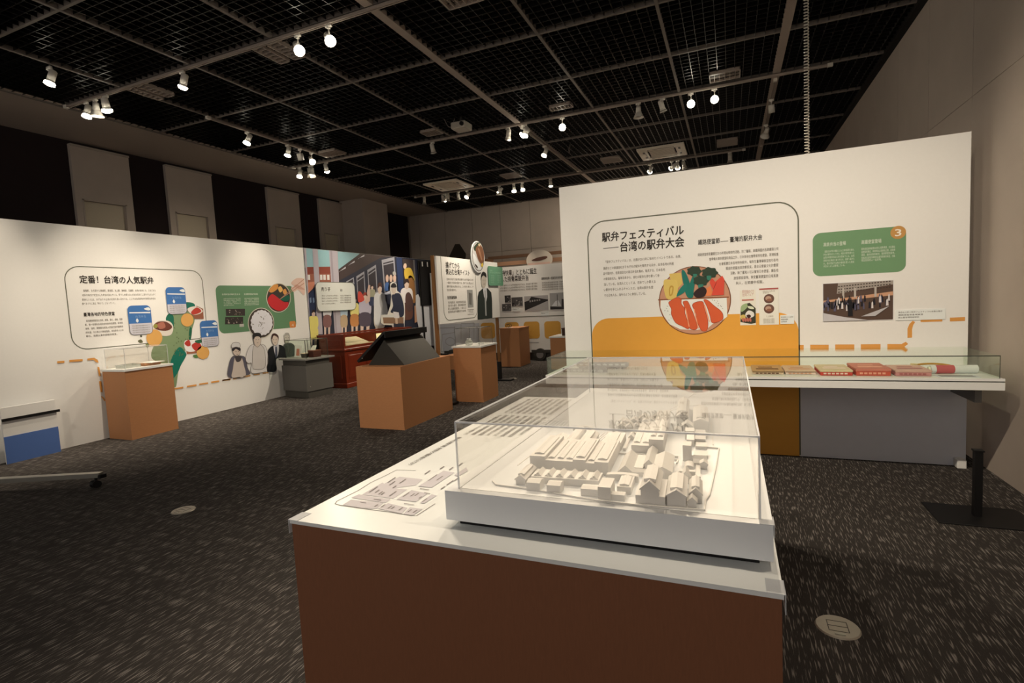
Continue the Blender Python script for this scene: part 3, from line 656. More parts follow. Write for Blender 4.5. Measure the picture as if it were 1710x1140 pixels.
flat(PP, zp(PP, Z4, [(160, 520), (270, 460), (290, 540), (170, 640)]), ink((160, 175, 120)), lf, 6, 'food_photo'); flat(PP, zp(PP, Z4, [(300, 520), (400, 530), (430, 580), (330, 570)]), ink((225, 220, 180)), lf, 6, 'food_photo')
flat(PP, zp(PP, Z4, [(250, 680), (320, 610), (420, 650), (430, 730), (330, 770), (260, 740)]), ink((235, 222, 200)), lf, 7, 'food_photo'); flat(PP, zp(PP, Z4, [(270, 720), (330, 695), (370, 730), (320, 775)]), ink((60, 28, 24)), lf, 8, 'food_photo')
flat(PP, zp(PP, Z4, [(150, 720), (230, 700), (250, 770), (170, 800)]), ink((215, 180, 90)), lf, 7, 'food_photo')
for k in range(4): flat(PP, zp(PP, Z4, [(180+k*50, 780), (215+k*50, 770), (225+k*50, 840), (190+k*50, 840)]), ink((200, 110, 88)), lf, 8, 'food_photo')
lf = wallcard(PP, rectpx(PP, Z4, 540, 135, 955, 912), ink((238, 226, 200)), 'cream leaflet with two round food photos, right one on the orange band', 'leaflet', 'leaflet', .003, group='leaflets on the right partition')
flat(PP, rectpx(PP, Z4, 540, 138, 945, 170), ink((178, 84, 76)), lf, 5, 'red_bar')
for y in (362, 575):
    flat(PP, ell(*PP.uv(*Z4(748, y)), .041, .041), ink((110, 74, 58)), lf, 5, 'round_photo'); flat(PP, ell(*PP.uv(*Z4(735, y-8)), .024, .02), ink((190, 150, 120)), lf, 6, 'round_photo'); flat(PP, ell(*PP.uv(*Z4(755, y+25)), .022, .012), ink((150, 96, 70)), lf, 7, 'round_photo')
text(PP, [T(PP, Z4, '鉄道弁当と台湾の味', (615, 225), (870, 215), .018), T(PP, Z4, '数量限定', (620, 255), (750, 250), .016), T(PP, Z4, '1,080', (700, 755), (840, 745), .022)]+[T(PP, Z4, '台湾各地の食材を使った特製弁当', (625, 805+k*26), (865, 800+k*26), .012) for k in range(4)], ink((170, 155, 130)), lf, 5, 'lettering')
uv_ = rectpx(PP, Z4, 985, 705, 1280, 895); capcard(PP, uv_, 'small square white caption card at the right end of the orange band')

# desk case along the partition
DX0, DX1, DY0, DZ = -1.575, PXR-.005, 4.5, .80
ds = thing('desk_case', 'long white wall-mounted desk with a low glass case, under the right partition', 'display case', (0, 4.8, .7))
put('deck', B(DX0, DX1, DY0+.012, PY-.002, .765, DZ), WTOP, ds)
put('front_lip', B(DX0, DX1, DY0, DY0+.012, .784, DZ+.002), WTOP, ds)
put('groove', B(DX0, DX1, DY0+.008, DY0+.014, .776, .784), DARKG, ds)
put('fascia', B(DX0, DX1, DY0, DY0+.02, .722, .775), WTOP, ds)
put('underside', B(DX0, DX1, DY0+.02, PY-.002, .722, .765), WHITE, ds)
for x in (DX0+.06, DX1-.08): put('bracket', B(x-.02, x+.02, PY-.45, PY-.002, .60, .722), GREYM, ds)
gz = .955
put('front_glass', B(DX0+.01, DX1-.02, DY0+.02, DY0+.024, DZ, gz), GLASS2, ds)
put('top_glass', B(DX0+.01, DX1-.02, DY0+.02, PY-.01, gz, gz+.004), GLASS2, ds)
put('end_glass', B(DX0+.01, DX0+.014, DY0+.024, PY-.01, DZ, gz), GLASS2, ds)
put('end_glass', B(DX1-.024, DX1-.02, DY0+.024, PY-.01, DZ, gz), GLASS2, ds)
bm = bmesh.new(); box(bm, DX0+.01, DX1-.02, DY0+.0185, DY0+.0205, gz-.002, gz+.005); box(bm, DX1-.024, DX1-.02, DY0+.0185, DY0+.0205, DZ, gz); box(bm, DX0+.008, DX0+.01, DY0+.02, PY-.01, gz, gz+.004)
put('glass_edge', bm, EDGED, ds)
def pack(px0, px1, ydepth, yfront, h, colt, colf, label, cat='lunch box', name='lunch_box', extra=None, rz=0):
    xa = hit(px0, 627, 2, DZ).x*yfront/hit(px0, 627, 2, DZ).y; xb = hit(px1, 627, 2, DZ).x*yfront/hit(px1, 627, 2, DZ).y
    t = thing(name, label, cat, ((xa+xb)/2, yfront+ydepth/2, DZ+.001), 'souvenir lunch boxes in the desk case')
    put('tray', B(xa, xb, yfront, yfront+ydepth, DZ+.001, DZ+h*.62, bev=.003), ink(colf), t)
    put('lid', B(xa-.003, xb+.003, yfront-.003, yfront+ydepth+.003, DZ+h*.62, DZ+h, bev=.004), ink(colt), t)
    bm = bmesh.new()
    for k in range(6):
        x = xa+(xb-xa)*(.1+.13*k); box(bm, x, x+(xb-xa)*.09, yfront-.0045, yfront-.003, DZ+h*.25, DZ+h*.5)
    put('front_print', bm, ink(extra or (240, 220, 200)), t)
    bm = bmesh.new(); ym = yfront+ydepth*.25
    box(bm, xa+.03, xb-.03, ym, ym+ydepth*.16, DZ+h, DZ+h+.001); box(bm, xa+.05, xb-.07, ym+ydepth*.3, ym+ydepth*.42, DZ+h, DZ+h+.001)
    put('lid_print', bm, ink(extra or (240, 220, 200)), t)
    return xa, xb
pack(1257, 1309, .38, 4.64, .028, (206, 160, 112), (216, 178, 140), 'flat tan wrapped lunch box with ink lettering, leftmost in the desk case', extra=(104, 66, 48))
pack(1312, 1363, .34, 4.64, .03, (228, 186, 150), (232, 196, 172), 'pale pink wrapped lunch box, second from the left in the desk case', extra=(214, 150, 110))
pack(1370, 1424, .32, 4.60, .045, (228, 196, 150), (205, 66, 54), 'red and cream patterned lunch box in the middle of the desk case', extra=(244, 206, 180))
pack(1430, 1488, .34, 4.60, .055, (214, 122, 98), (206, 84, 62), 'salmon red lunch box standing tallest in the desk case', extra=(240, 164, 130))
pack(1496, 1556, .30, 4.60, .045, (222, 168, 144), (208, 136, 126), 'pink lunch box right of the salmon red one', extra=(176, 96, 90))
t = thing('rolled_banner', 'rolled pink and white paper with a round white end, right end of the desk case', 'scroll', (1.42, 4.74, DZ+.0))
x0_, x1_ = hit(1553, 617, 1, 4.74).x, DX1-.06
bm = bmesh.new(); cyl(bm, (x0_, 4.74, DZ+.032), (x1_, 4.77, DZ+.032), .03, n=20); put('roll', bm, ink((232, 222, 205)), t, smooth=False)
bm = bmesh.new(); cyl(bm, (x0_+.03, 4.742, DZ+.032), ((x0_+x1_)/2, 4.755, DZ+.032), .031, n=20, caps=False); put('pink_band', bm, ink((205, 96, 92)), t)
bm = bmesh.new(); cyl(bm, (x0_-.012, 4.74, DZ+.032), (x0_, 4.74, DZ+.032), .02, n=16); put('end_knob', bm, ink((245, 232, 190)), t)
t = thing('golden_cord', 'loop of golden cord lying behind the rolled paper', 'cord', (1.45, 4.9, DZ))
tube('loop', [(1.44+.13*math.cos(a), 4.92+.08*math.sin(a), DZ+.02+.02*math.sin(a)) for a in [2*PI*i/40 for i in range(40)]], .008, ink((196, 140, 60)), t, True)
t = thing('paper_card', 'flat pale paper with small print in front of the rolled paper', 'paper', (1.47, 4.6, DZ)); put('sheet', B(1.36, 1.6, 4.56, 4.66, DZ, DZ+.002), ink((222, 214, 205)), t)
bm = bmesh.new()
for k in range(5): box(bm, 1.38, 1.58, 4.575+k*.017, 4.581+k*.017, DZ+.002, DZ+.0026)
put('print_lines', bm, INKS, t)
t = thing('tin_can', 'small round cream tin between the pink box and the rolled paper', 'tin', (1.30, 4.88, DZ)); bm = bmesh.new(); cyl(bm, (1.30, 4.88, DZ), (1.30, 4.88, DZ+.05), .02, n=18); put('body', bm, ink((246, 232, 186)), t); bm = bmesh.new(); cyl(bm, (1.30, 4.88, DZ+.05), (1.30, 4.88, DZ+.056), .022, n=18); put('lid', bm, ink((220, 190, 130)), t)
# dark lettering plate and slim model at the left end of the case
t = thing('black_sign', 'black plate with white lettering at the left end of the desk case', 'sign', (-1.2, 4.75, DZ))
put('plate', B(-1.47, -1.05, 4.70, 4.72, DZ, DZ+.035), BLACK, t)
pl2 = Plane('Y', 4.70); text(pl2, [('台湾鉄路弁当', -1.45, DZ+.006, .36, .026)], ink((235, 228, 215)), t, 2, 'lettering', bold=.02)
t = thing('model_train', 'slim dark model train coach on the desk case left of the lunch boxes', 'model', (-1.15, 4.95, DZ))
put('body', B(-1.40, -.9, 4.93, 4.98, DZ+.018, DZ+.06, bev=.006), DARKG, t); put('chassis', B(-1.38, -.92, 4.935, 4.975, DZ+.006, DZ+.018), BLACK, t)
for x in (-1.34, -1.29, -1.01, -.96):
    bm = bmesh.new(); cyl(bm, (x, 4.93, DZ+.008), (x, 4.98, DZ+.008), .008, n=10); put('wheel', bm, BLACK, t)
for k in range(8): put('window', B(-1.37+k*.058, -1.335+k*.058, 4.9285, 4.9300, DZ+.035, DZ+.05), ink((210, 205, 190)), t)
# floor stand at the right edge
t = thing('floor_stand', 'black post on a flat square base plate at the right edge', 'stand', (1.42, 4.04, 0))
put('base', B(1.165, 1.66, 3.86, 4.2, 0, .008, bev=.002), BLACK, t)
put('post', B(1.385, 1.425, 4.01, 4.05, .008, .42), BLACK, t); put('cap', B(1.38, 1.43, 4.005, 4.055, .42, .43), BLACK, t)
put('foot_block', B(1.63, 1.69, PY-.09, PY-.001, 0, .07, bev=.005), WHITE, part)

# ================================================================== LEFT PARTITION
LX = -7.42; PLW = Plane('X', LX)
LYE = 7.70
lp = thing('partition_wall', 'long white partition with the popular lunch box text and island map, left side', 'partition', (LX, 4.5, 0))
put('board', B(LX-.09, LX, .6, LYE, 0, 2.69), WHITE, lp)
ZL = crop(95, 420, 5.7)
q = PLW.uv
o0 = q(*ZL(75, 500))[0]; o1 = q(*ZL(1400, 450))[0]; ov1 = 2.19; ov0 = q(*ZL(600, 898))[1]
ring(PLW, rr(3.80, ov0, o1, ov1, .17), .011, OUT, lp, 1, 'outline')
text(PLW, [T(PLW, ZL, '定番！台湾の人気駅弁', (218, 295), (920, 300), .105)], INK, lp, 2, 'heading', bold=.042)
text(PLW, [T(PLW, ZL, '臺灣各地的特色便當', (255, 610), (550, 606), .052)], INK, lp, 2, 'subheading', bold=.022)
ll = ['基隆駅、台北駅から高雄駅、嘉義駅、池上駅、瑞穂駅、花蓮駅、台湾の各地には、さまざまな', '材料や味付けを生かした弁当が並んでいる。駅でしか買えない弁当を目当てに旅をする人も多く', '駅弁といえば、まずはその土地の名物を思い浮かべる。ここでは台湾各地の代表的な弁当を', '食べるうちに旅は「味わう」となっていく。']
text(PLW, [T(PLW, ZL, s, (240 if i else 250, 378+i*41), (940 if i < 3 else 555, 380+i*40), .031) for i, s in enumerate(ll)], INKS, lp, 2, 'body_text', bold=.012)
ll = ['臺灣鐵路便當從北到南，基隆、臺北、嘉義、高雄', '等，每一站都有各地的食材與特色便當，各地的', '排骨、滷肉、雞腿飯也成為人們旅行途中最期待', '的味道，在火車上打開便當盒，成為許多人心中', '難忘，搭乘火車的回憶與風景。']
text(PLW, [T(PLW, ZL, s, (278 if i == 0 else 262+i*4, 660+i*37), ((625, 628, 630, 634, 575)[i], 658+i*35), .029) for i, s in enumerate(ll)], INKS, lp, 2, 'body_text', bold=.012)
def lpoly(f, pts, col, layer, name='map_shape', sm=True, par=None): return flat(PLW, zp(PLW, f, pts, sm), ink(col), par or lp, layer, name)
# island map
isl = [(1085, 600), (1180, 560), (1260, 560), (1310, 640), (1280, 760), (1260, 860), (1210, 960), (1170, 1060), (1150, 1180), (1130, 1290), (1085, 1250), (1050, 1180), (1000, 1080), (900, 1010), (920, 900), (1000, 800), (1060, 720)]
lpoly(ZL, isl, (128, 144, 98), 2, 'island_map')
lpoly(ZL, [(1180, 500), (1240, 480), (1310, 500), (1300, 560), (1200, 560)], (22, 105, 82), 3, 'island_map')
lpoly(ZL, [(1035, 640), (1065, 590), (1110, 620), (1105, 740), (1060, 700)], (24, 100, 74), 3, 'island_map')
lpoly(ZL, [(1140, 930), (1180, 910), (1230, 970), (1220, 1010), (1180, 1080), (1150, 1150), (1100, 1210), (1075, 1150), (1085, 1030)], (16, 108, 84), 3, 'island_map')
lpoly(ZL, [(1265, 720), (1285, 740), (1275, 830), (1260, 860), (1255, 790)], (20, 90, 60), 3, 'island_map')
tk = []
for i in range(28):
    x = 1090+random.random()*170; y = 680+random.random()*330; tk.append(zp(PLW, ZL, [(x, y), (x+8, y-14), (x+14, y+2)], False))
flats(PLW, tk, ink((98, 110, 70)), lp, 4, 'map_ticks')
for cx_, cy_, r in ((1238, 650, 60), (925, 820, 76), (1388, 960, 60)):
    uvs = [PLW.uv(*ZL(cx_+r*math.cos(a), cy_+r*math.sin(a)*1.05)) for a in [2*PI*i/40 for i in range(40)]]
    flat(PLW, uvs, ink((220, 160, 82)), lp, 7, 'orange_disc')
# bowls of food
lpoly(ZL, [(905, 720), (960, 660), (1060, 660), (1105, 710), (1085, 790), (1000, 800), (930, 760)], (222, 205, 180), 5, 'food_bowl')
lpoly(ZL, [(915, 710), (960, 668), (1040, 668), (1095, 715), (1050, 750), (960, 745)], (110, 58, 42), 6, 'food_bowl'); lpoly(ZL, [(955, 690), (1010, 670), (1030, 720), (975, 735)], (172, 104, 80), 7, 'food_bowl'); lpoly(ZL, [(918, 700), (950, 690), (955, 720), (925, 728)], (150, 140, 60), 7, 'food_bowl')
lpoly(ZL, [(1235, 560), (1330, 515), (1390, 545), (1395, 640), (1310, 640), (1280, 590)], (150, 90, 62), 5, 'food_box', False); lpoly(ZL, [(1240, 545), (1320, 520), (1385, 560), (1360, 590), (1290, 600)], (232, 214, 190), 6, 'food_box'); lpoly(ZL, [(1275, 575), (1330, 530), (1372, 570), (1300, 600)], (186, 58, 42), 7, 'food_box')
lpoly(ZL, [(1225, 880), (1340, 850), (1400, 930), (1330, 965), (1235, 975)], (160, 96, 66), 5, 'food_box', False); lpoly(ZL, [(1210, 860), (1260, 840), (1370, 870), (1390, 900), (1300, 950), (1225, 940)], (235, 222, 205), 6, 'food_box'); lpoly(ZL, [(1212, 870), (1255, 838), (1270, 890), (1240, 900)], (180, 52, 40), 7, 'food_box'); lpoly(ZL, [(1280, 890), (1340, 860), (1375, 905), (1320, 945)], (188, 56, 44), 7, 'food_box')
lpoly(ZL, [(1310, 850), (1370, 835), (1380, 860), (1340, 872)], (40, 96, 62), 8, 'food_box'); lpoly(ZL, [(1295, 985), (1335, 980), (1338, 1010), (1305, 1008)], (84, 120, 62), 6, 'food_box')
lpoly(ZL, [(770, 850), (800, 835), (818, 862), (790, 870)], (96, 92, 62), 2, 'islet'); lpoly(ZL, [(792, 795), (810, 798), (806, 815), (794, 812)], (86, 84, 66), 2, 'islet'); lpoly(ZL, [(845, 880), (875, 880), (866, 915), (850, 905)], (130, 130, 70), 2, 'islet')
def bluecard(x0, y0, x1, y1, split, slant, ly=8):
    (ua, _), (ub, _) = PLW.uv(*ZL(x0, (y0+y1)/2)), PLW.uv(*ZL(x1, (y0+y1)/2)); xm = (x0+x1)/2
    vt = PLW.uv(*ZL(xm, y0))[1]; vb_ = PLW.uv(*ZL(xm, y1))[1]; vs_ = PLW.uv(*ZL(xm, split))[1]
    o = flat(PLW, rr(ua, vb_, ub, vt, .06), ink((96, 92, 96)), lp, ly, 'blue_text_card')
    flat(PLW, rr(ua+.006, vb_+.006, ub-.006, vs_, .052, corners=(0, 0, 1, 1)), ink((206, 196, 190)), o, ly+1, 'card_field')
    flat(PLW, rr(ua, vs_, ub, vt, .06, corners=(1, 1, 0, 0)), ink((62, 108, 158)), o, ly+1, 'card_field')
    hu = ub-ua; hv = vt-vs_
    flat(PLW, [(ua+.02, vt-hv*.42), (ub-.01, vt-hv*.46), (ub-.01, vt-hv*.38), (ua+.02, vt-hv*.36)], ink((225, 222, 222)), o, ly+2, 'white_stroke')
    flat(PLW, smooth([(ub-hu*.3, vt-hv*.2), (ub-hu*.1, vt-hv*.12), (ub-.004, vt-hv*.25), (ub-hu*.12, vt-hv*.3)]), ink((232, 228, 226)), o, ly+3, 'cloud')
    flat(PLW, smooth([(ua+hu*.3, vt-hv*.85), (ua+hu*.36, vt-hv*.72), (ua+hu*.42, vt-hv*.85), (ua+hu*.36, vt-hv*.95)]), ink((225, 224, 226)), o, ly+3, 'map_pin')
    text(PLW, [('台湾弁当', ua+hu*.3, vt-hv*.68, hu*.45, .04)], ink((130, 160, 190)), o, ly+3, 'lettering')
    text(PLW, [('地元の食材で作る名物の弁当です', ua+hu*.12, vs_-(vs_-vb_)*(.25+.2*k), hu*.76, .02) for k in range(4)], INKS, o, ly+2, 'body_text')
bluecard(1040, 338, 1226, 595, 500, 0); bluecard(678, 512, 900, 790, 682, 0); bluecard(1366, 655, 1532, 905, 812, 0)
# green board 4 with round dishes
ZM = crop(340, 440, 5.7)
q4 = [PLW.uv(*ZM(x, y)) for x, y in ((130, 430), (870, 430), (480, 210), (480, 640))]
ga, gb, gt, gbm = q4[0][0], q4[1][0], q4[2][1], q4[3][1]
flat(PLW, rr(ga, gbm, gb, gt, .09), ink((98, 132, 90)), lp, 2, 'green_text_panel')
flat(PLW, rr(*PLW.uv(*ZM(820, 612)), *PLW.uv(*ZM(873, 545)), .03), ink((214, 130, 62)), lp, 3, 'number_tag')
u4, v4 = PLW.uv(*ZM(838, 598)); text(PLW, [('4', u4, v4, .05, .07)], ink((235, 205, 170)), lp, 4, 'number', bold=.02)
text(PLW, [T(PLW, ZM, '台湾弁当の味を支える', (175, 299), (345, 298), .03), T(PLW, ZM, '支撐便當好味道', (383, 297), (515, 296), .03)], PALE, lp, 3, 'heading', bold=.015)
gt1 = ['台湾の弁当を支える人々の一日は', '早朝の厨房から始まる。野菜を刻', 'み、肉を揚げ、ご飯を炊く、いく', 'つもの工程を経て、駅の売店に弁', '当が届けられる。']
text(PLW, [T(PLW, ZM, s, (190, 337+i*16), (352 if i < 4 else 290, 337+i*16), .02) for i, s in enumerate(gt1)]+[T(PLW, ZM, s, (388, 335+i*15), (525, 335+i*15), .02) for i, s in enumerate(['每天清晨廚房開始準備便當', '切菜、炸排骨、煮飯裝盒', '經過許多雙手送到車站販售', '旅客才能吃到熱騰騰的味道', '成為旅途中的回憶'])], PALE, lp, 3, 'body_text', bold=.008)
for pts, c in (([(210, 432), (393, 430), (393, 495), (212, 497)], (56, 48, 42)), ([(205, 508), (375, 506), (375, 576), (203, 578)], (50, 44, 38))):
    flat(PLW, zp(PLW, ZM, pts, False), ink(c), lp, 3, 'kitchen_photo')
    x0, y0 = pts[0]; x1 = pts[1][0]; y1 = pts[2][1]; fl_ = []
    for _ in range(14):
        x = x0+4+random.random()*(x1-x0-20); y = y0+6+random.random()*(y1-y0-20); s = 5+random.random()*6; fl_.append(zp(PLW, ZM, [(x, y), (x+s, y+2), (x+s*.8, y+s*1.4), (x, y+s)], False))
    flats(PLW, fl_[:7], ink((170, 152, 132)), lp, 4, 'kitchen_photo'); flats(PLW, fl_[7:], ink((112, 94, 80)), lp, 5, 'kitchen_photo')
flat(PLW, zp(PLW, ZM, [(340, 575), (382, 573), (382, 600), (340, 602)], False), ink((190, 180, 160)), lp, 4, 'caption')
def dish(cx_, cy_, rx, ry, c1, c2, ly):
    for sc, c, l in ((1, (212, 200, 172), 0), (.95, c1, 1), (.90, c2, 2)):
        flat(PLW, [PLW.uv(*ZM(cx_+rx*sc*math.cos(a), cy_+ry*sc*math.sin(a))) for a in [2*PI*i/44 for i in range(44)]], ink(c), lp, ly+l, 'round_dish')
dish(712, 325, 116, 140, (88, 60, 42), (60, 52, 44), 4)
lpoly(ZM, [(612, 330), (650, 290), (700, 320), (760, 365), (805, 370), (790, 420), (720, 450), (650, 420), (612, 370)], (196, 40, 42), 8, 'chicken')
lpoly(ZM, [(620, 260), (660, 205), (705, 200), (700, 240), (650, 275)], (214, 142, 66), 8, 'vegetable'); lpoly(ZM, [(705, 235), (730, 215), (750, 250), (725, 275)], (226, 170, 92), 9, 'vegetable'); lpoly(ZM, [(750, 260), (775, 240), (790, 280), (765, 295)], (222, 150, 76), 9, 'vegetable')
lpoly(ZM, [(725, 335), (800, 300), (818, 330), (790, 355), (750, 350)], (22, 92, 66), 9, 'vegetable')
dish(545, 565, 125, 145, (58, 48, 40), (74, 62, 52), 5)
rp = []
for i in range(36):
    a = 2*PI*i/36; k = .84+.04*(i % 2)+random.random()*.03; rp.append((550+118*k*math.cos(a), 562+138*k*math.sin(a)))
lpoly(ZM, rp, (224, 214, 204), 9, 'rice', True)
tk = []
for i in range(22):
    a = random.random()*6.28; rr_ = random.random()*90; x = 550+rr_*math.cos(a); y = 562+rr_*math.sin(a)*1.1; t_ = random.random()*3; L_ = 12 if i < 6 else 6
    tk.append(zp(PLW, ZM, [(x-L_*math.cos(t_), y-L_*math.sin(t_)), (x+3, y-3), (x+L_*math.cos(t_), y+L_*math.sin(t_)), (x-3, y+3)], False))
flats(PLW, tk, ink((84, 78, 60)), lp, 10, 'rice_specks')
# chopsticks hand
lpoly(ZM, [(830, 185), (880, 140), (940, 140), (958, 165), (958, 300), (900, 250), (855, 270), (830, 230), (860, 215)], (232, 192, 164), 6, 'hand')
for a, b in (((720, 340), (955, 145)), ((735, 330), (955, 185))):
    lpoly(ZM, [(a[0], a[1]-2), (b[0], b[1]-4), (b[0], b[1]+5), (a[0], a[1]+3)], (196, 140, 110), 11, 'chopstick', False)
lpoly(ZM, [(860, 215), (890, 200), (955, 240), (955, 250), (900, 240)], (214, 160, 132), 7, 'hand_line')
# four printed cooks and managers
ZF = crop(370, 540, 8.142)
def lp2(pts, col, layer, name, sm=True):
    if name in ('printed_cook', 'printed_apron', 'printed_cap', 'printed_face'):
        o = ring(PLW, zp(PLW, ZF, pts, sm), .007, ink((120, 108, 96)), lp, layer+.5, 'printed_outline')
    return lpoly(ZF, pts, col, layer, name, sm)
SK = (214, 190, 164); LN_ = (86, 74, 66)
lp2([(75, 680), (95, 560), (120, 480), (165, 440), (270, 440), (320, 470), (350, 600), (385, 680), (320, 700), (300, 620), (150, 630), (140, 735), (95, 725)], (92, 86, 92), 7, 'printed_cook')
lp2([(165, 500), (185, 460), (265, 460), (300, 560), (320, 720), (140, 735), (148, 620)], (206, 186, 164), 8, 'printed_apron'); lp2([(180, 450), (265, 450), (250, 510), (200, 520)], (70, 62, 60), 9, 'printed_scarf')
lp2([(145, 370), (190, 330), (245, 350), (245, 410), (205, 440), (165, 420)], SK, 10, 'printed_face'); lp2([(135, 345), (190, 315), (250, 335), (245, 375), (190, 345), (150, 378)], (46, 40, 40), 11, 'printed_hair'); lp2([(132, 330), (135, 275), (185, 255), (240, 270), (242, 325), (190, 318)], (220, 210, 194), 12, 'printed_cap')
lp2([(320, 470), (370, 320), (430, 285), (550, 285), (600, 330), (630, 480), (605, 600), (600, 650), (430, 680), (390, 640), (400, 540), (350, 540)], (222, 210, 194), 13, 'printed_cook')
lp2([(420, 330), (470, 290), (540, 300), (580, 380), (590, 560), (545, 620), (440, 620), (415, 580)], (212, 198, 180), 14, 'printed_apron'); lp2([(430, 200), (480, 170), (525, 200), (520, 280), (480, 320), (440, 280)], SK, 15, 'printed_face'); lp2([(418, 200), (415, 150), (470, 125), (525, 140), (528, 200), (500, 175), (450, 180), (432, 215)], (38, 34, 32), 16, 'printed_hair')
lp2([(620, 640), (620, 400), (650, 330), (700, 300), (790, 290), (850, 330), (875, 440), (870, 460), (740, 480), (740, 640), (640, 655)], (18, 20, 24), 13, 'printed_suit')
lp2([(700, 300), (770, 290), (765, 400), (740, 460), (720, 420)], (210, 200, 190), 14, 'printed_shirt'); lp2([(722, 325), (745, 325), (750, 440), (725, 460)], (72, 74, 86), 15, 'printed_tie'); lp2([(675, 190), (710, 160), (760, 190), (755, 270), (720, 300), (685, 260)], SK, 15, 'printed_face'); lp2([(668, 200), (680, 145), (725, 135), (765, 170), (765, 230), (750, 185), (700, 165), (680, 215)], (66, 40, 32), 16, 'printed_hair')
lp2([(835, 300), (870, 270), (940, 265), (990, 310), (1000, 430), (850, 440)], (70, 74, 66), 12, 'printed_suit'); lp2([(845, 180), (880, 150), (920, 180), (910, 240), (885, 265), (855, 240)], (196, 184, 160), 13, 'printed_face'); lp2([(838, 180), (860, 130), (905, 130), (922, 180), (890, 155)], (170, 160, 142), 14, 'printed_hair')
for cx_, cy_, s in ((205, 385, 1), (480, 225, 1), (718, 225, 1), (885, 200, .9)):
    flats(PLW, [zp(PLW, ZF, [(cx_+dx-8*s, cy_-8), (cx_+dx+8*s, cy_-9), (cx_+dx+8*s, cy_-4), (cx_+dx-8*s, cy_-3)], False) for dx in (-18, 16)]+[zp(PLW, ZF, [(cx_-10, cy_+34), (cx_+12, cy_+33), (cx_+10, cy_+38), (cx_-8, cy_+39)], False)], ink(LN_), lp, 17, 'printed_features')
# orange dashes along the wall
DZ_ = [[(5, 764), (110, 750), (110, 765), (8, 781)], [(150, 740), (252, 724), (254, 740), (155, 755)], [(290, 716), (388, 698), (388, 716), (295, 734)], [(432, 688), (515, 678), (515, 694), (436, 703)], [(555, 668), (630, 656), (632, 672), (556, 684)]]
OR2 = ink((192, 138, 78))
for d in DZ_: flat(PLW, zp(PLW, ZF, d, False), OR2, lp, 8, 'orange_dash')
ZP = crop(95, 560, 5.183)
for d in ([(0, 222), (62, 218), (62, 236), (0, 240)], [(105, 212), (220, 203), (220, 222), (105, 230)], [(260, 200), (320, 192), (350, 210), (358, 235), (338, 232), (315, 212), (262, 215)], [(348, 270), (365, 275), (378, 350), (360, 350)], [(362, 395), (382, 395), (392, 490), (375, 488)], [(378, 525), (395, 528), (418, 560), (408, 568)],
          [(1012, 455), (1090, 442), (1092, 456), (1014, 467)], [(1122, 435), (1204, 422), (1206, 436), (1124, 447)], [(1228, 416), (1305, 405), (1306, 418), (1230, 428)], [(1332, 398), (1402, 388), (1402, 402), (1334, 412)], [(1430, 382), (1500, 372), (1500, 386), (1432, 394)], [(1522, 368), (1560, 362), (1560, 374), (1524, 380)]):
    flat(PLW, zp(PLW, ZP, d, False), OR, lp, 8, 'orange_dash')

# ------------------------------------------------------------------ mural wall beyond
MY1 = 12.66
mu = thing('mural_wall', 'partition printed with a station platform mural of a train and passengers', 'mural', (LX, 9.6, 0))
put('board', B(LX-.09, LX, LYE+.01, MY1, 0, 2.69), WHITE, mu)
ZU = crop(500, 400, 6.333)
def mp(pts, col, layer, name='mural_shape', sm=False, par=None):
    uvs = zp(PLW, ZU, pts, sm); uvs = [(min(max(u, LYE+.015), MY1-.002), min(v, 2.688)) for u, v in uvs]
    return flat(PLW, uvs, ink(col), par or mu, layer, name)
u0_ = LYE+.015
flat(PLW, [(u0_, .02), (MY1-.002, .02), (MY1-.002, 2.688), (u0_, 2.688)], ink((40, 42, 54)), mu, 1, 'train_side')
mp([(50, 70), (640, 148), (405, 320), (50, 300)], (150, 184, 178), 2, 'sky')
mp([(400, 330), (640, 140), (700, 120), (1000, 150), (860, 190), (410, 440)], (66, 50, 46), 3, 'train_roof')
for a in ((415, 345, 488, 285), (515, 275, 582, 222), (615, 208, 685, 158)): mp([(a[0], a[1]), (a[2], a[3]), (a[2], a[3]+18), (a[0]+6, a[1]-8)], (206, 196, 188), 4, 'roof_light')
mp([(60, 290), (335, 285), (335, 360), (60, 362)], (138, 62, 44), 3, 'station_roof'); mp([(60, 362), (340, 360), (345, 445), (60, 470)], (158, 92, 68), 3, 'station_wall')
for x in (85, 215, 250, 290): mp([(x, 372), (x+26, 372), (x+28, 425), (x+2, 425)], (226, 214, 196), 4, 'station_window')
mp([(60, 455), (180, 440), (185, 470), (90, 570)], (208, 130, 96), 4, 'station_awning'); mp([(90, 580), (190, 500), (200, 900), (110, 1000)], (44, 52, 74), 4, 'train_far')
for x in (105, 138): mp([(x, 620), (x+18, 610), (x+22, 660), (x+6, 670)], (120, 134, 150), 5, 'train_window')
for w4 in ([(490, 445), (572, 398), (580, 470), (500, 500)], [(600, 388), (684, 335), (700, 590), (615, 625)], [(716, 322), (808, 264), (826, 560), (735, 595)], [(868, 215), (1002, 182), (1030, 560), (900, 585)]):
    mp(w4, (158, 152, 150), 4, 'window_frame'); c_ = (sum(p[0] for p in w4)/4, sum(p[1] for p in w4)/4)
    mp([(c_[0]+(x-c_[0])*.8, c_[1]+(y-c_[1])*.86+8) for x, y in w4], (52, 46, 50), 5, 'window_glass')
    a, b = w4[0], w4[1]; mp([(a[0]+8, a[1]+48), (b[0]-4, b[1]+50), (b[0]-4, b[1]+62), (a[0]+8, a[1]+60)], (158, 152, 150), 6, 'window_bar')
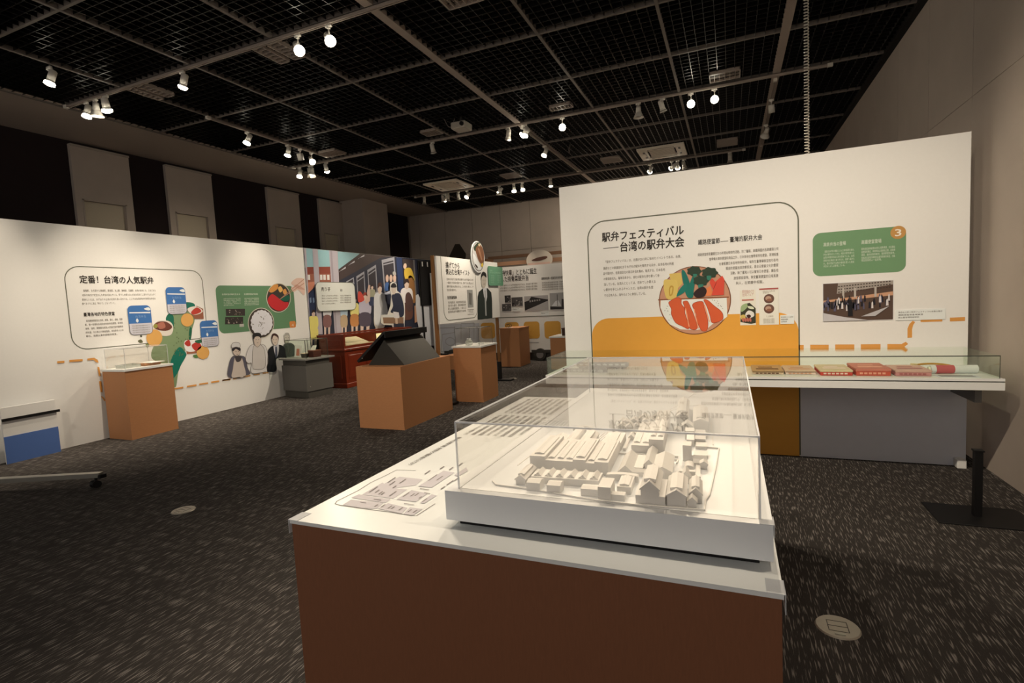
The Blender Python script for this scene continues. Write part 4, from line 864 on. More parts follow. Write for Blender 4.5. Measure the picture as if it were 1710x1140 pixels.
mp([(1022, 185), (1080, 190), (1105, 600), (1050, 620)], (38, 52, 84), 6, 'door_pillar'); mp([(1090, 205), (1215, 215), (1240, 640), (1120, 640)], (66, 54, 50), 6, 'doorway'); mp([(1200, 215), (1215, 215), (1240, 640), (1226, 640)], (120, 112, 104), 7, 'door_post')
mp([(600, 698), (955, 540), (955, 558), (600, 714)], (206, 202, 200), 6, 'white_stripe')
for c4 in ([(44, 70), (66, 70), (108, 1000), (76, 1000)], [(132, 70), (188, 70), (245, 1000), (190, 1000)], [(306, 70), (400, 100), (442, 1000), (372, 1000)]): mp(c4, (182, 168, 164), 7, 'platform_column')
mp([(320, 90), (340, 90), (395, 1000), (380, 1000)], (160, 146, 144), 8, 'platform_column')
# passengers: (x, top, bottom, skin, shirt, trousers, scale)
def pax(x, top, bot, shirt, pants, hair=(54, 38, 34), wd=44, ly=9, skin=(216, 186, 160), legs=True):
    h = bot-top; hd = h*.13
    mp([(x-wd, top+h*.22), (x-wd*.4, top+h*.15), (x+wd*.4, top+h*.15), (x+wd, top+h*.22), (x+wd*.9, top+h*.5), (x-wd*.85, top+h*.5)], shirt, ly, 'passenger_shirt', True)
    mp([(x-wd*.85, top+h*.48), (x+wd*.85, top+h*.48), (x+wd*.9, top+h*.76), (x-wd*.9, top+h*.76)], pants, ly+1, 'passenger_trousers', True)
    if legs:
        for s in (-.5, .5): mp([(x+wd*(s-.28), top+h*.75), (x+wd*(s+.28), top+h*.75), (x+wd*(s+.2), bot), (x+wd*(s-.22), bot)], skin, ly, 'passenger_leg')
    mp([(x-wd*.36, top+h*.05), (x, top), (x+wd*.36, top+h*.05), (x+wd*.3, top+h*.14), (x, top+h*.18), (x-wd*.3, top+h*.14)], skin, ly+2, 'passenger_face', True)
    mp([(x-wd*.42, top+h*.08), (x-wd*.2, top-h*.02), (x+wd*.25, top-h*.02), (x+wd*.4, top+h*.06), (x, top+h*.04)], hair, ly+3, 'passenger_hair', True)
pax(145, 750, 1120, (230, 210, 110), (230, 210, 110), wd=48)
pax(290, 620, 1010, (222, 214, 202), (134, 92, 84), wd=42)
pax(468, 620, 1010, (186, 200, 200), (190, 160, 120), wd=36)
pax(580, 610, 1000, (226, 208, 120), (196, 130, 72), wd=44)
pax(690, 570, 1010, (184, 172, 176), (84, 72, 80), (150, 60, 46), wd=62)
mp([(615, 560), (640, 550), (668, 590), (680, 640), (620, 660)], (196, 70, 54), 13, 'red_scarf', True)
mp([(725, 480), (745, 480), (742, 650), (700, 680), (690, 650)], (206, 170, 146), 12, 'raised_arm')
pax(765, 480, 760, (160, 152, 120), (52, 58, 80), wd=32, legs=False)
pax(845, 470, 1060, (216, 208, 196), (206, 190, 168), (84, 52, 42), wd=58, ly=12)
mp([(800, 600), (850, 590), (905, 640), (930, 760), (930, 850), (880, 900), (800, 900), (782, 760)], (214, 206, 194), 15, 'long_coat', True)
for x, c in ((925, (66, 96, 140)), (965, (56, 50, 56)), (1003, (44, 48, 60))):
    mp([(x-22, 470), (x, 450), (x+22, 470), (x+24, 530), (x-24, 540)], c, 8, 'window_passenger', True); mp([(x-15, 395), (x, 370), (x+16, 395), (x+12, 435), (x, 450), (x-12, 435)], (214, 176, 148), 9, 'window_passenger', True)
mp([(1010, 340), (1018, 372), (988, 372), (985, 342)], (176, 166, 150), 10, 'window_passenger', True)
mp([(1105, 330), (1130, 300), (1180, 310), (1215, 420), (1200, 430), (1180, 400), (1120, 420)], (212, 172, 60), 10, 'passenger_shirt', True)
mp([(1150, 395), (1190, 390), (1215, 470), (1225, 650), (1195, 660), (1160, 560)], (150, 100, 52), 10, 'passenger_skirt', True); mp([(1095, 290), (1105, 255), (1125, 255), (1130, 285), (1112, 310)], (222, 186, 156), 11, 'passenger_face', True)
pax(1130, 430, 960, (226, 212, 196), (100, 62, 48), wd=62, ly=12, legs=False)
mp([(1120, 580), (1160, 560), (1195, 640), (1190, 740), (1150, 760), (1120, 700)], (84, 58, 50), 16, 'shoulder_bag', True)
mp([(1210, 700), (1245, 690), (1262, 860), (1215, 880)], (196, 142, 104), 14, 'passenger_trousers')
mp([(1225, 590), (1250, 575), (1290, 660), (1400, 650), (1420, 700), (1440, 1120), (1290, 1120), (1240, 850), (1225, 700)], (222, 214, 202), 17, 'white_coat')
# clear text placard
pb = thing('text_placard', 'translucent rounded white text placard in front of the platform mural', 'sign', (LX+.06, 8.3, 1.5))
PB = Plane('X', LX+.05)
a0 = PB.uv(*ZU(178, 600)); a1 = PB.uv(*ZU(588, 600)); at_ = PB.uv(*ZU(385, 452))[1]; ab = PB.uv(*ZU(385, 750))[1]
flat(PB, rr(a0[0], ab, a1[0], at_, .1), veil('frosted_acrylic', (240, 234, 216), .78), pb, 1, 'sheet', thick=.005)
ring(PB, rr(a0[0], ab, a1[0], at_, .1), .01, OUT, pb, 9, 'outline')
text(PB, [T(PB, ZU, '売り子', (228, 540), (325, 540), .085), T(PB, ZU, 'は', (430, 545), (452, 545), .06)], INK, pb, 9, 'heading', bold=.02)
text(PB, [T(PB, ZU, '駅のホームで弁当を売る人の声が響いた', (235, 598+i*28), (408 if i < 3 else 380, 600+i*28), .032) for i in range(4)]+[T(PB, ZU, '在月台上叫賣便當的身影', (430, 596+i*24), (545, 598+i*24), .032) for i in range(4)], INKS, pb, 9, 'body_text')
for z, y in ((at_-.06, a0[0]+.06), (at_-.06, a1[0]-.06)):
    bm = bmesh.new(); cyl(bm, (LX+.002, y, z), (LX+.05, y, z), .008, n=8); put('spacer', bm, SILV, pb)
# cut-out food seller
cs = thing('cutout_figure', 'cut-out printed boy in a dark cap and coat carrying a food tray', 'cutout', (LX+.2, 10.4, 0))
PC = Plane('X', LX+.18)
def cpz(pts, col, layer, name, sm=True, th=0): return flat(PC, zp(PC, ZU, pts, sm), ink(col), cs, layer, name, thick=th)
sil = [(955, 470), (985, 445), (1022, 465), (1028, 540), (1080, 580), (1110, 680), (1112, 800), (1105, 930), (985, 930), (975, 905), (890, 900), (862, 880), (865, 800), (930, 790), (960, 700), (970, 590), (955, 540)]
cpz(sil, (220, 208, 186), 1, 'board', False, .012)
cpz([(970, 600), (1000, 570), (1060, 575), (1095, 680), (1100, 790), (1060, 830), (1040, 780), (960, 770), (985, 700)], (40, 44, 58), 15, 'coat'); cpz([(968, 520), (985, 500), (1012, 505), (1015, 550), (995, 580), (975, 560)], (206, 184, 160), 16, 'face'); cpz([(962, 500), (975, 465), (1005, 462), (1022, 500), (990, 508)], (40, 34, 36), 17, 'cap')
cpz([(875, 815), (1095, 820), (1095, 890), (885, 885)], (140, 106, 78), 17, 'tray', False); cpz([(872, 800), (1000, 790), (1010, 822), (875, 822)], (214, 206, 188), 18, 'food_boxes', False); cpz([(985, 760), (1045, 770), (1050, 830), (995, 830)], (216, 204, 190), 19, 'food_boxes', False); cpz([(1005, 830), (1030, 830), (1035, 890), (1010, 890)], (206, 170, 136), 19, 'hand', False); cpz([(990, 885), (1100, 885), (1102, 925), (992, 925)], (44, 44, 54), 18, 'shorts', False)
bp_ = PC.uv(*ZU(1045, 925)); put('support', B(LX+.14, LX+.18, bp_[0]-.03, bp_[0]+.03, 0, bp_[1]+.05), BLACK, cs); put('foot', B(LX+.02, LX+.32, bp_[0]-.12, bp_[0]+.12, 0, .01), BLACK, cs)
# dark screen wall beyond the mural and line-art cut-outs
dk = thing('partition_screen', 'plain black screen hanging at the far end of the mural', 'screen', (LX, 12.0, 0))
put('board', B(LX+.03, LX+.06, 11.63, 12.85, 1.5, 2.63), BLACK, dk); put('frame', B(LX+.02, LX+.03, 11.61, 12.64, 1.48, 2.65), DARKG, dk)
for y in (11.66, 12.56): put('leg', B(LX+.03, LX+.06, y, y+.03, 0, 1.5), BLACK, dk)
for y in (11.75, 12.0): put('clip', B(LX+.06, LX+.07, y-.02, y+.02, 2.50, 2.62), WHITE, dk)

# ================================================================== BACK TRAIN-SHAPED PARTITION
BYP = 12.0; PBK = Plane('Y', BYP); ZK = crop(700, 390, 5.7); ZQ = crop(720, 500, 6.0)
bk = thing('partition_wall', 'white train-shaped partition with orange windows and black-and-white photos, at the back', 'partition', (-5, BYP, 0))
put('board', B(-7.3, -2.6, BYP, BYP+.08, .2, 2.33), WHITE, bk)
put('plinth_band', B(-7.3, -2.6, BYP+.02, BYP+.07, 0, .2), DARKG, bk)
def kp(f, pts, col, layer, name='print', sm=False): return flat(PBK, zp(PBK, f, pts, sm), ink(col), bk, layer, name)
text(PBK, [T(PBK, ZK, '「特快車」とともに誕生', (775, 392), (1120, 382), .15), T(PBK, ZK, 'した排骨菜飯弁当', (785, 452), (1040, 445), .15)], INK, bk, 2, 'heading', bold=.024)
text(PBK, [T(PBK, ZK, '跟著特快車一起誕生的排骨便當', (1165, 436), (1380, 428), .07)], INK, bk, 2, 'subheading', bold=.015)
text(PBK, [T(PBK, ZK, '台湾の駅弁といえば排骨菜飯弁当である。特快車の運行開始', (770, 497+i*25), (1125, 487+i*25), .05) for i in range(3)]+[T(PBK, ZK, '排骨菜飯便當隨著特快車一同登場', (1170, 472+i*22), (1378, 466+i*22), .045) for i in range(4)], INKS, bk, 2, 'body_text')
GR = [((815, 588, 872, 655), (58, 54, 50)), ((880, 605, 985, 690), (82, 76, 70)), ((790, 668, 876, 735), (88, 82, 76)), ((1003, 590, 1228, 728), (176, 166, 154)), ((1245, 562, 1378, 720), (170, 162, 150))]
for i, (r_, c) in enumerate(GR):
    x0, y0, x1, y1 = r_; uvs = rectpx(PBK, ZK, x0, y0, x1, y1)
    ph = wallcard(PBK, uvs, ink(c), ['small dark photograph, upper left of the back wall group', 'photograph of a train crew, right of the small dark one', 'photograph of lunch boxes, lower left of the back wall group', 'wide black-and-white photograph of a train on the back partition', 'black-and-white photograph of a station platform, rightmost at the back'][i], 'photo_print', 'photo', .006, group=None)
    (ua, va_), (ub, _), (_, vt_), _ = uvs[0], uvs[1], uvs[2], uvs[3]
    F = lambda pts: [(ua+(ub-ua)*x, va_+(vt_-va_)*y) for x, y in pts]
    if i == 3:
        flat(PBK, F([(0, 0), (0, .6), (.2, .7), (.3, .95), (.7, .8), (1, .7), (1, .62), (.5, .3)]), ink((40, 36, 34)), ph, 8, 'train'); flats(PBK, [F([(x, .52+.2*x), (x+.06, .53+.2*x), (x+.06, .68+.1*x), (x, .68+.1*x)]) for x in (.22, .32, .42, .52, .62)], ink((150, 140, 130)), ph, 9, 'train_windows')
    elif i == 4:
        flat(PBK, F([(0, 0), (1, 0), (1, .12), (0, .2)]), ink((44, 40, 38)), ph, 8, 'platform'); flat(PBK, F([(.8, 0), (1, 0), (1, .6), (.85, .62)]), ink((60, 54, 50)), ph, 9, 'platform'); flat(PBK, F([(.52, .2), (.56, .2), (.56, .9), (.52, .9)]), ink((80, 74, 68)), ph, 9, 'pole'); flat(PBK, F([(.1, .2), (.8, .2), (.6, .55), (.4, .5)]), ink((222, 214, 200)), ph, 8, 'platform')
    else:
        fl_ = []
        for _ in range(12):
            x = random.random()*.85; y = random.random()*.8; s = .06+random.random()*.12; fl_.append(F([(x, y), (x+s, y+.02), (x+s*.8, y+s), (x+.02, y+s*1.1)]))
        flats(PBK, fl_[:7], ink((160, 150, 138)), ph, 8, 'picture_shapes'); flats(PBK, fl_[7:], ink((36, 32, 30)), ph, 9, 'picture_shapes')
for x0, y0, x1, y1, lab in ((890, 705, 960, 738, 'pale caption card under the train crew photograph'), (1160, 740, 1233, 780, 'pale caption card under the wide train photograph')):
    capcard(PBK, rectpx(PBK, ZK, x0, y0, x1, y1), lab, 2)
uvb = PBK.uv(*ZK(760, 800)); ring(PBK, [(-6.0, 2.2), (-6.0, uvb[1]+.1), (-5.9, uvb[1]), (-2.65, uvb[1])], .018, OUT, bk, 2, 'outline', close=False)
for x0, x1, y0, y1 in ((500, 640, 232, 390), (740, 880, 226, 390), (930, 1087, 220, 390), (1135, 1300, 216, 390)):
    uvs = rectpx(PBK, ZQ, x0, y0, x1, y1); flat(PBK, rr(uvs[0][0], uvs[0][1], uvs[1][0], uvs[2][1], .08), ink((222, 160, 66)), bk, 2, 'orange_window'); 
# pale line art of the engine at the left end
LA = ink((176, 168, 156)); kp(ZQ, [(90, 250), (480, 235), (480, 400), (600, 520), (120, 530)], (206, 200, 190), 1, 'line_art_ground')
for path in ([(90, 285), (240, 280)], [(235, 270), (235, 330), (110, 350)], [(110, 350), (100, 520), (250, 540)], [(300, 250), (300, 400)], [(300, 240), (430, 235), (440, 250)], [(430, 240), (430, 400)], [(110, 540), (250, 545)], [(950, 430), (1080, 430)]):
    uvs = [PBK.uv(*ZQ(*p)) for p in path]; ring(PBK, uvs, .018, LA, bk, 2, 'line_art', close=False)
ring(PBK, zp(PBK, ZQ, [(150, 400), (190, 380), (230, 400), (235, 440), (190, 460), (150, 440)]), .016, LA, bk, 2, 'line_art')
# running gear under the carriage
for x in (-6.75, -6.25, -4.3, -3.75):
    bm = bmesh.new(); cyl(bm, (x, BYP-.06, .15), (x, BYP+.015, .15), .15, n=24); put('wheel', bm, DARKG, bk); bm = bmesh.new(); cyl(bm, (x, BYP-.075, .15), (x, BYP-.06, .15), .09, n=20); put('wheel_hub', bm, ink((150, 142, 130)), bk)
put('axle_frame', B(-6.95, -6.05, BYP-.1, BYP-.076, .2, .27), DARKG, bk); put('axle_frame', B(-4.5, -3.55, BYP-.1, BYP-.076, .2, .27), DARKG, bk)
# timber roof beams and round emblem above
bt = thing('roof_frame', 'brown timber canopy frame rising behind the back partition', 'frame', (-4.6, 12.6, 0))
BRN = ink((150, 108, 76)); e1 = hit(806, 440, 1, 12.5); e2 = hit(942, 428, 1, 12.5)
put('beam', B(-6.0, -2.4, 12.45, 12.52, 2.40, 2.50), BRN, bt)
put('beam', B(-6.0, -2.4, 12.9, 12.97, 2.62, 2.70), BRN, bt)
for x in (-5.9, -4.25, -2.5): put('post', B(x-.04, x+.04, 12.45, 12.53, 0, 2.40), BRN, bt); put('rafter', B(x-.03, x+.03, 12.5, 12.95, 2.5, 2.62), BRN, bt)
rs = thing('round_sign', 'round pale sign half hidden behind a pink board above the back partition', 'sign', (-4.4, 12.3, 2.4))
PRD = Plane('Y', 12.3); c0 = PRD.uv(901, 434); flat(PRD, ell(c0[0], c0[1], .34, .25), ink((206, 186, 160)), rs, 2, 'disc', thick=.02)
flat(PRD, smooth([(c0[0]-.2, c0[1]), (c0[0]-.05, c0[1]+.06), (c0[0]+.18, c0[1]+.08), (c0[0]+.2, c0[1]+.03), (c0[0], c0[1]-.02)]), ink((92, 58, 44)), rs, 30, 'emblem')
flat(PRD, [(c0[0]-.3, 2.30), (c0[0]+.28, 2.30), (c0[0]+.28, c0[1]-.06), (c0[0]-.3, c0[1]-.06)], ink((214, 172, 146)), rs, 32, 'board'); put('support', B(c0[0]-.03, c0[0]+.03, 12.31, 12.35, 0, c0[1]), BRN, rs)
oc = thing('octagonal_shadow_board', 'dark eight-sided board standing in for a shadow above the back partition', 'sign', (-6.4, 12.6, 2.3))  # flat dark board in place of a cast shadow on the back wall
POC = Plane('Y', 12.6); zk = [(290, 215), (345, 100), (385, 98), (445, 190), (440, 260), (290, 255)]
flat(POC, [POC.uv(*ZK(*p)) for p in zk], mat('dark_board', (52, 45, 38), .8, raw=True), oc, 1, 'plate', thick=.02)
cc = POC.uv(*ZK(365, 240)); put('support', B(cc[0]-.03, cc[0]+.03, 12.605, 12.64, 0, cc[1]), DARKG, oc)

# ================================================================== MIDDLE TEXT PANEL
MX = -4.0; PM = Plane('X', MX)
mpn = thing('standing_sign', 'free-standing white text panel on two brown posts with a round dish sign on top', 'panel', (MX, 7.9, 0))
put('board', B(MX-.03, MX, 6.78, 8.99, 1.20, 2.215), WHITE, mpn)
for y in (6.74, 8.94): put('post', B(MX-.075, MX-.03, y, y+.05, .03, 2.22), mat('post_brown', (128, 88, 48), .6, raw=True), mpn); put('foot', B(MX-.30, MX+.2, y-.06, y+.11, 0, .03), BLACK, mpn); put('post_sleeve', B(MX-.082, MX-.023, y-.008, y+.058, .03, .36), BLACK, mpn)
text(PM, [T(PM, ZK, '揚げてから', (252, 322), (383, 328), .10), T(PM, ZK, '煮込む台湾テイスト', (254, 386), (480, 394), .10)], INK, mpn, 2, 'heading', bold=.024)
text(PM, [T(PM, ZK, s, (262, 443+i*35), (515 if i < 3 else 355, 448+i*32), .04) for i, s in enumerate(['日本の弁当では揚げ物は揚げたままで詰めるのが', '一般的だが台湾の駅弁では、揚げてから煮込んだ', '排骨や鶏もも肉をのせる。この甘辛い味わいこそ', 'が台湾の駅弁だ。'])]+[T(PM, ZK, s, (275, 662+i*30), (445, 660+i*28), .04) for i, s in enumerate(['先炸過再滷，是臺灣便當的味道', '滷汁滲入麵衣，香味撲鼻而來', '配上白飯和酸菜，一起入口', '成為旅途中最難忘的滋味'])], INKS, mpn, 2, 'body_text')
text(PM, [T(PM, ZK, '先炸再滷的滋味', (268, 620), (358, 620), .055)], INK, mpn, 2, 'subheading', bold=.02)
ou0 = PM.uv(*ZK(220, 500))[0]; ou1 = PM.uv(*ZK(545, 600))[0]; ovb = PM.uv(*ZK(400, 812))[1]
oo = [(ou0, 2.21)]+[(u, v) for u, v in reversed(rr(ou0, ovb, ou1, 2.4, .16, corners=(0, 0, 1, 1)))][:0]
pth = [(ou0, 2.21)]+[(ou0+.16-.16*math.cos(t), ovb+.16-.16*math.sin(t)) for t in [PI/2*i/8 for i in range(9)]]+[(ou1-.16+.16*math.sin(t), ovb+.16-.16*math.cos(t)) for t in [PI/2*i/8 for i in range(9)]]+[(ou1, 1.98)]
ring(PM, pth, .011, OUT, mpn, 2, 'outline', close=False)
flat(PM, rectpx(PM, ZK, 458, 535, 512, 702), ink((158, 152, 138)), mpn, 2, 'small_photo'); flat(PM, [PM.uv(*ZK(*p)) for p in ((470, 560), (500, 570), (498, 680), (475, 670))], ink((112, 106, 94)), mpn, 3, 'small_photo')
ring(PM, rectpx(PM, ZK, 460, 722, 520, 768), .006, INKS, mpn, 2, 'caption_frame')
text(PM, [T(PM, ZK, '排骨菜飯弁当', (468, 740), (512, 740), .02), T(PM, ZK, '一九六〇年代', (468, 756), (512, 756), .02)], INKS, mpn, 3, 'caption')
def mm(pts, col, ly, name, sm=True): return flat(PM, zp(PM, ZK, pts, sm), ink(col), mpn, ly, name)
mm([(555, 820), (555, 600), (565, 555), (605, 520), (650, 520), (685, 560), (692, 640), (695, 805)], (38, 46, 40), 4, 'printed_suit', False)
mm([(605, 520), (640, 515), (645, 600), (635, 650), (615, 600)], (222, 214, 202), 5, 'printed_shirt', False); mm([(618, 540), (630, 540), (640, 780), (628, 780)], (172, 168, 156), 6, 'printed_tie', False)
mm([(588, 430), (595, 395), (625, 395), (638, 430), (632, 490), (612, 520), (592, 490)], (202, 186, 162), 7, 'printed_face'); mm([(585, 440), (588, 385), (608, 362), (632, 380), (636, 420), (612, 398), (595, 410)], (38, 36, 32), 8, 'printed_hair')
flats(PM, [zp(PM, ZK, [(600+dx, 440), (609+dx, 440), (609+dx, 444), (600+dx, 444)], False) for dx in (0, 17)]+[zp(PM, ZK, [(606, 478), (622, 478), (620, 482), (608, 482)], False)], ink(LN_), mpn, 9, 'printed_features')
gp = rectpx(PM, ZK, 652, 315, 788, 505)
flat(PM, rr(gp[0][0], gp[0][1]+.02, gp[1][0], gp[2][1], .04), ink((112, 160, 120)), mpn, 10, 'green_text_panel', thick=.01)
text(PM, [T(PM, ZK, '排骨', (665, 358), (685, 360), .03), T(PM, ZK, '弁当の王様排骨飯', (665, 378), (765, 382), .035)]+[T(PM, ZK, '骨付き肉を揚げ', (672, 405+i*16), (705, 405+i*16), .022) for i in range(5)]+[T(PM, ZK, '炸過的排骨', (735, 405+i*16), (768, 405+i*16), .022) for i in range(5)], ink((170, 205, 165)), mpn, 25, 'lettering')
# dish sign on top of the panel
cdz = PM.uv(*ZK(548, 222)); ru = abs(PM.uv(*ZK(612, 222))[0]-PM.uv(*ZK(485, 222))[0])/2; rv = abs(PM.uv(*ZK(548, 72))[1]-PM.uv(*ZK(548, 370))[1])/2
dsg = flat(PM, ell(cdz[0], cdz[1], ru, rv), ink((236, 228, 214)), mpn, 14, 'dish_sign', thick=.012)
def ds_(pts, col, ly, name='dish_print'): return flat(PM, zp(PM, ZK, pts, True), ink(col), dsg, ly, name)
flat(PM, ell(cdz[0], cdz[1], ru*.9, rv*.92), ink((52, 42, 32)), dsg, 28, 'dish_print'); flat(PM, ell(cdz[0], cdz[1], ru*.84, rv*.88), ink((205, 196, 182)), dsg, 29, 'dish_print')
ds_([(522, 120), (560, 100), (595, 150), (605, 230), (590, 290), (560, 270), (530, 190)], (132, 84, 54), 30); ds_([(505, 130), (545, 85), (565, 95), (530, 130), (520, 170)], (50, 62, 40), 31)
ds_([(500, 190), (530, 230), (560, 290), (575, 340), (545, 340), (510, 270)], (232, 226, 216), 31); ds_([(575, 295), (592, 280), (596, 305), (582, 320)], (226, 190, 70), 32); ds_([(548, 100), (562, 96), (566, 120), (552, 118)], (226, 200, 150), 32); ds_([(522, 290), (545, 320), (538, 328), (518, 300)], (60, 50, 42), 32)
ds_([(545, 150), (560, 150), (585, 240), (575, 250)], (176, 124, 88), 33)

# ================================================================== PEDESTALS
def glassbox(t, x0, x1, y0, y1, z0, z1, name='acrylic_cover', mt=None, ed=None, e=.0022):
    mt = mt or GLASS; ed = ed or EDGE; th = .004
    o = put(name, B(x0, x1, y0, y1, z1-th, z1), mt, t)
    for b in ((x0, x1, y0, y0+th), (x0, x1, y1-th, y1)): put('side_sheet', B(*b, z0, z1-th), mt, t)
    for b in ((x0, x0+th, y0+th, y1-th), (x1-th, x1, y0+th, y1-th)): put('side_sheet', B(*b, z0, z1-th), mt, t)
    bm = bmesh.new()
    for x in (x0, x1):
        for y in (y0, y1): box(bm, x-e, x+e, y-e, y+e, z0, z1)
    for z in (z1,):
        for y in (y0, y1): box(bm, x0, x1, y-e, y+e, z-e, z+e)
        for x in (x0, x1): box(bm, x-e, x+e, y0, y1, z-e, z+e)
    put('polished_edges', bm, ed, t)
    return o
# left pedestal
t = thing('pedestal', 'tall brown pedestal with a clear cover in front of the left partition', 'pedestal', (-7.15, 4.37, 0))
put('body', B(-7.38, -6.93, 4.07, 4.67, 0, .865), WOOD, t)
put('top', B(-7.39, -6.92, 4.06, 4.68, .865, .892), WTOP, t)
glassbox(t, -7.35, -6.955, 4.1, 4.64, .892, 1.145)
t = thing('food_tray', 'clear plastic food tray in the cover on the left pedestal', 'tray', (-7.15, 4.24, .893)); bm = bmesh.new(); x0, x1, y0, y1 = -7.24, -7.06, 4.15, 4.35
for b in ((x0, x1, y0, y1, .893, .896), (x0, x1, y0, y0+.004, .896, .935), (x0, x1, y1-.004, y1, .896, .935), (x0, x0+.004, y0, y1, .896, .935), (x1-.004, x1, y0, y1, .896, .935)): box(bm, *b)
put('shell', bm, EDGEL, t); put('rim', B(x0-.006, x1+.006, y0-.006, y0, .932, .937), EDGE, t)
t = thing('lunch_box', 'brown wooden lunch box with a pale lid, on the left pedestal', 'lunch box', (-7.15, 4.5, .893)); put('tray', B(-7.25, -7.05, 4.39, 4.6, .893, .925, bev=.003), ink((176, 120, 76)), t); put('lid', B(-7.2, -7.0, 4.42, 4.62, .926, .934, rz=.15), ink((240, 226, 204)), t)
# centre plinth with the slanted screen
t = thing('plinth', 'wide brown plinth carrying the slanted black screen, centre of the room', 'plinth', (-4.0, 5.8, 0))
put('body', B(-4.33, -3.665, 5.22, 6.42, 0, .762), WOOD, t); put('top', B(-4.33, -3.665, 5.22, 6.42, .762, .775), WOOD, t)
t = thing('touch_screen', 'slanted black touch screen on a dark grey wedge stand, on the centre plinth', 'screen', (-4.0, 5.8, .776))
yA, yB_ = 5.36, 6.22
bm = bmesh.new(); prism(bm, [(-4.24, yA, .776), (-3.70, yA, .776), (-3.98, yA, 1.09)], (0, 1, 0), yB_-yA); put('wedge_stand', bm, mat('wedge_grey', (44, 43, 40), .55, raw=True, noise=.02), t)
bm = bmesh.new(); a = Vector((-4.36, 0, .815)); b = Vector((-3.93, 0, 1.175)); nn = Vector((-(b-a).z, 0, (b-a).x)).normalized()*.03
prism(bm, [(a.x, yA-.05, a.z), (b.x, yA-.05, b.z), (b.x+nn.x, yA-.05, b.z+nn.z), (a.x+nn.x, yA-.05, a.z+nn.z)], (0, 1, 0), yB_-yA+.1); put('monitor', bm, BLACK, t)
bm = bmesh.new(); prism(bm, [(b.x-.004, yA-.05, b.z-.055), (b.x+.012, yA-.05, b.z-.055), (b.x+.012, yA-.05, b.z+.02), (b.x-.004, yA-.05, b.z+.02)], (0, 1, 0), yB_-yA+.1); put('rear_rim', bm, BLACK, t)
bm = bmesh.new(); cyl(bm, (-4.29, yA-.055, .87), (-4.29, yA-.05, .87), .008, n=10); put('screw', bm, SILV, t)
# right pedestal
t = thing('pedestal', 'tall brown pedestal with a white top and clear cover, behind the centre plinth', 'pedestal', (-3.68, 7.2, 0))
put('body', B(-3.90, -3.435, 6.95, 7.50, 0, .825), WOOD, t); put('top', B(-3.92, -3.42, 6.93, 7.52, .825, .85), WTOP, t)
glassbox(t, -3.87, -3.47, 6.98, 7.46, .85, 1.115, ed=EDGED)
t = thing('glass_jar', 'clear glass tea jar inside the cover on the pedestal behind the plinth', 'jar', (-3.71, 7.12, .851)); bm = bmesh.new(); cyl(bm, (-3.71, 7.12, .851), (-3.71, 7.12, .90), .05, .06, n=20); cyl(bm, (-3.71, 7.12, .90), (-3.71, 7.12, .94), .06, .03, n=20); put('body', bm, EDGEL, t, smooth=True); bm = bmesh.new(); cyl(bm, (-3.71, 7.12, .94), (-3.71, 7.12, .955), .033, n=20); put('lid', bm, EDGE, t)
t = thing('glass_dish', 'low glass dish beside the tea jar under the clear cover', 'dish', (-3.6, 7.3, .851)); bm = bmesh.new(); cyl(bm, (-3.6, 7.3, .851), (-3.6, 7.3, .875), .045, .06, n=20, caps=False); put('bowl', bm, EDGEL, t, smooth=True); bm = bmesh.new(); cyl(bm, (-3.6, 7.3, .851), (-3.6, 7.3, .855), .044, n=20); put('base', bm, EDGE, t)
# back pedestals
t = thing('pedestal', 'brown pedestal without a cover, right behind the post of the text panel', 'pedestal', (-4.62, 11.2, 0))
put('body', B(-4.86, -4.39, 10.87, 11.5, 0, .86), WOOD, t); put('top', B(-4.87, -4.38, 10.86, 11.51, .86, .88), WOOD, t)
t = thing('eyeglasses', 'small dark wire object with white parts on the far pedestal', 'object', (-4.68, 11.0, .881))
for y in (10.98, 11.08):
    tube('wire_ring', [(-4.70+.05*math.cos(a), y+.0, .925+.04*math.sin(a)) for a in [2*PI*i/20 for i in range(20)]], .006, BLACK, t, True)
put('base', B(-4.76, -4.62, 10.96, 11.1, .881, .888), WHITE, t)
t = thing('pedestal', 'low brown pedestal with a white top at the edge of the right partition', 'pedestal', (-3.1, 10.9, 0))
put('body', B(-3.52, -2.6, 10.45, 11.1, 0, .67), WOOD, t); put('top', B(-3.54, -2.58, 10.43, 11.12, .67, .70), WTOP, t)
t = thing('dark_case', 'dark brown box on the low white-topped pedestal', 'box', (-3.0, 10.75, .70)); put('body', B(-3.3, -2.7, 10.6, 10.95, .70, .84, bev=.006), mat('dark_brown', (62, 38, 28), .5, raw=True), t); put('lid', B(-3.31, -2.69, 10.59, 10.96, .84, .862, bev=.004), mat('dark_brown', (62, 38, 28), .5, raw=True), t)
t = thing('pedestal', 'low brown pedestal half hidden between the plinth and the covered pedestal', 'pedestal', (-6.0, 10.6, 0))
put('body', B(-6.05, -5.45, 10.35, 10.9, 0, .30), WOOD, t); put('top', B(-6.06, -5.44, 10.34, 10.91, .30, .32), WOOD, t)
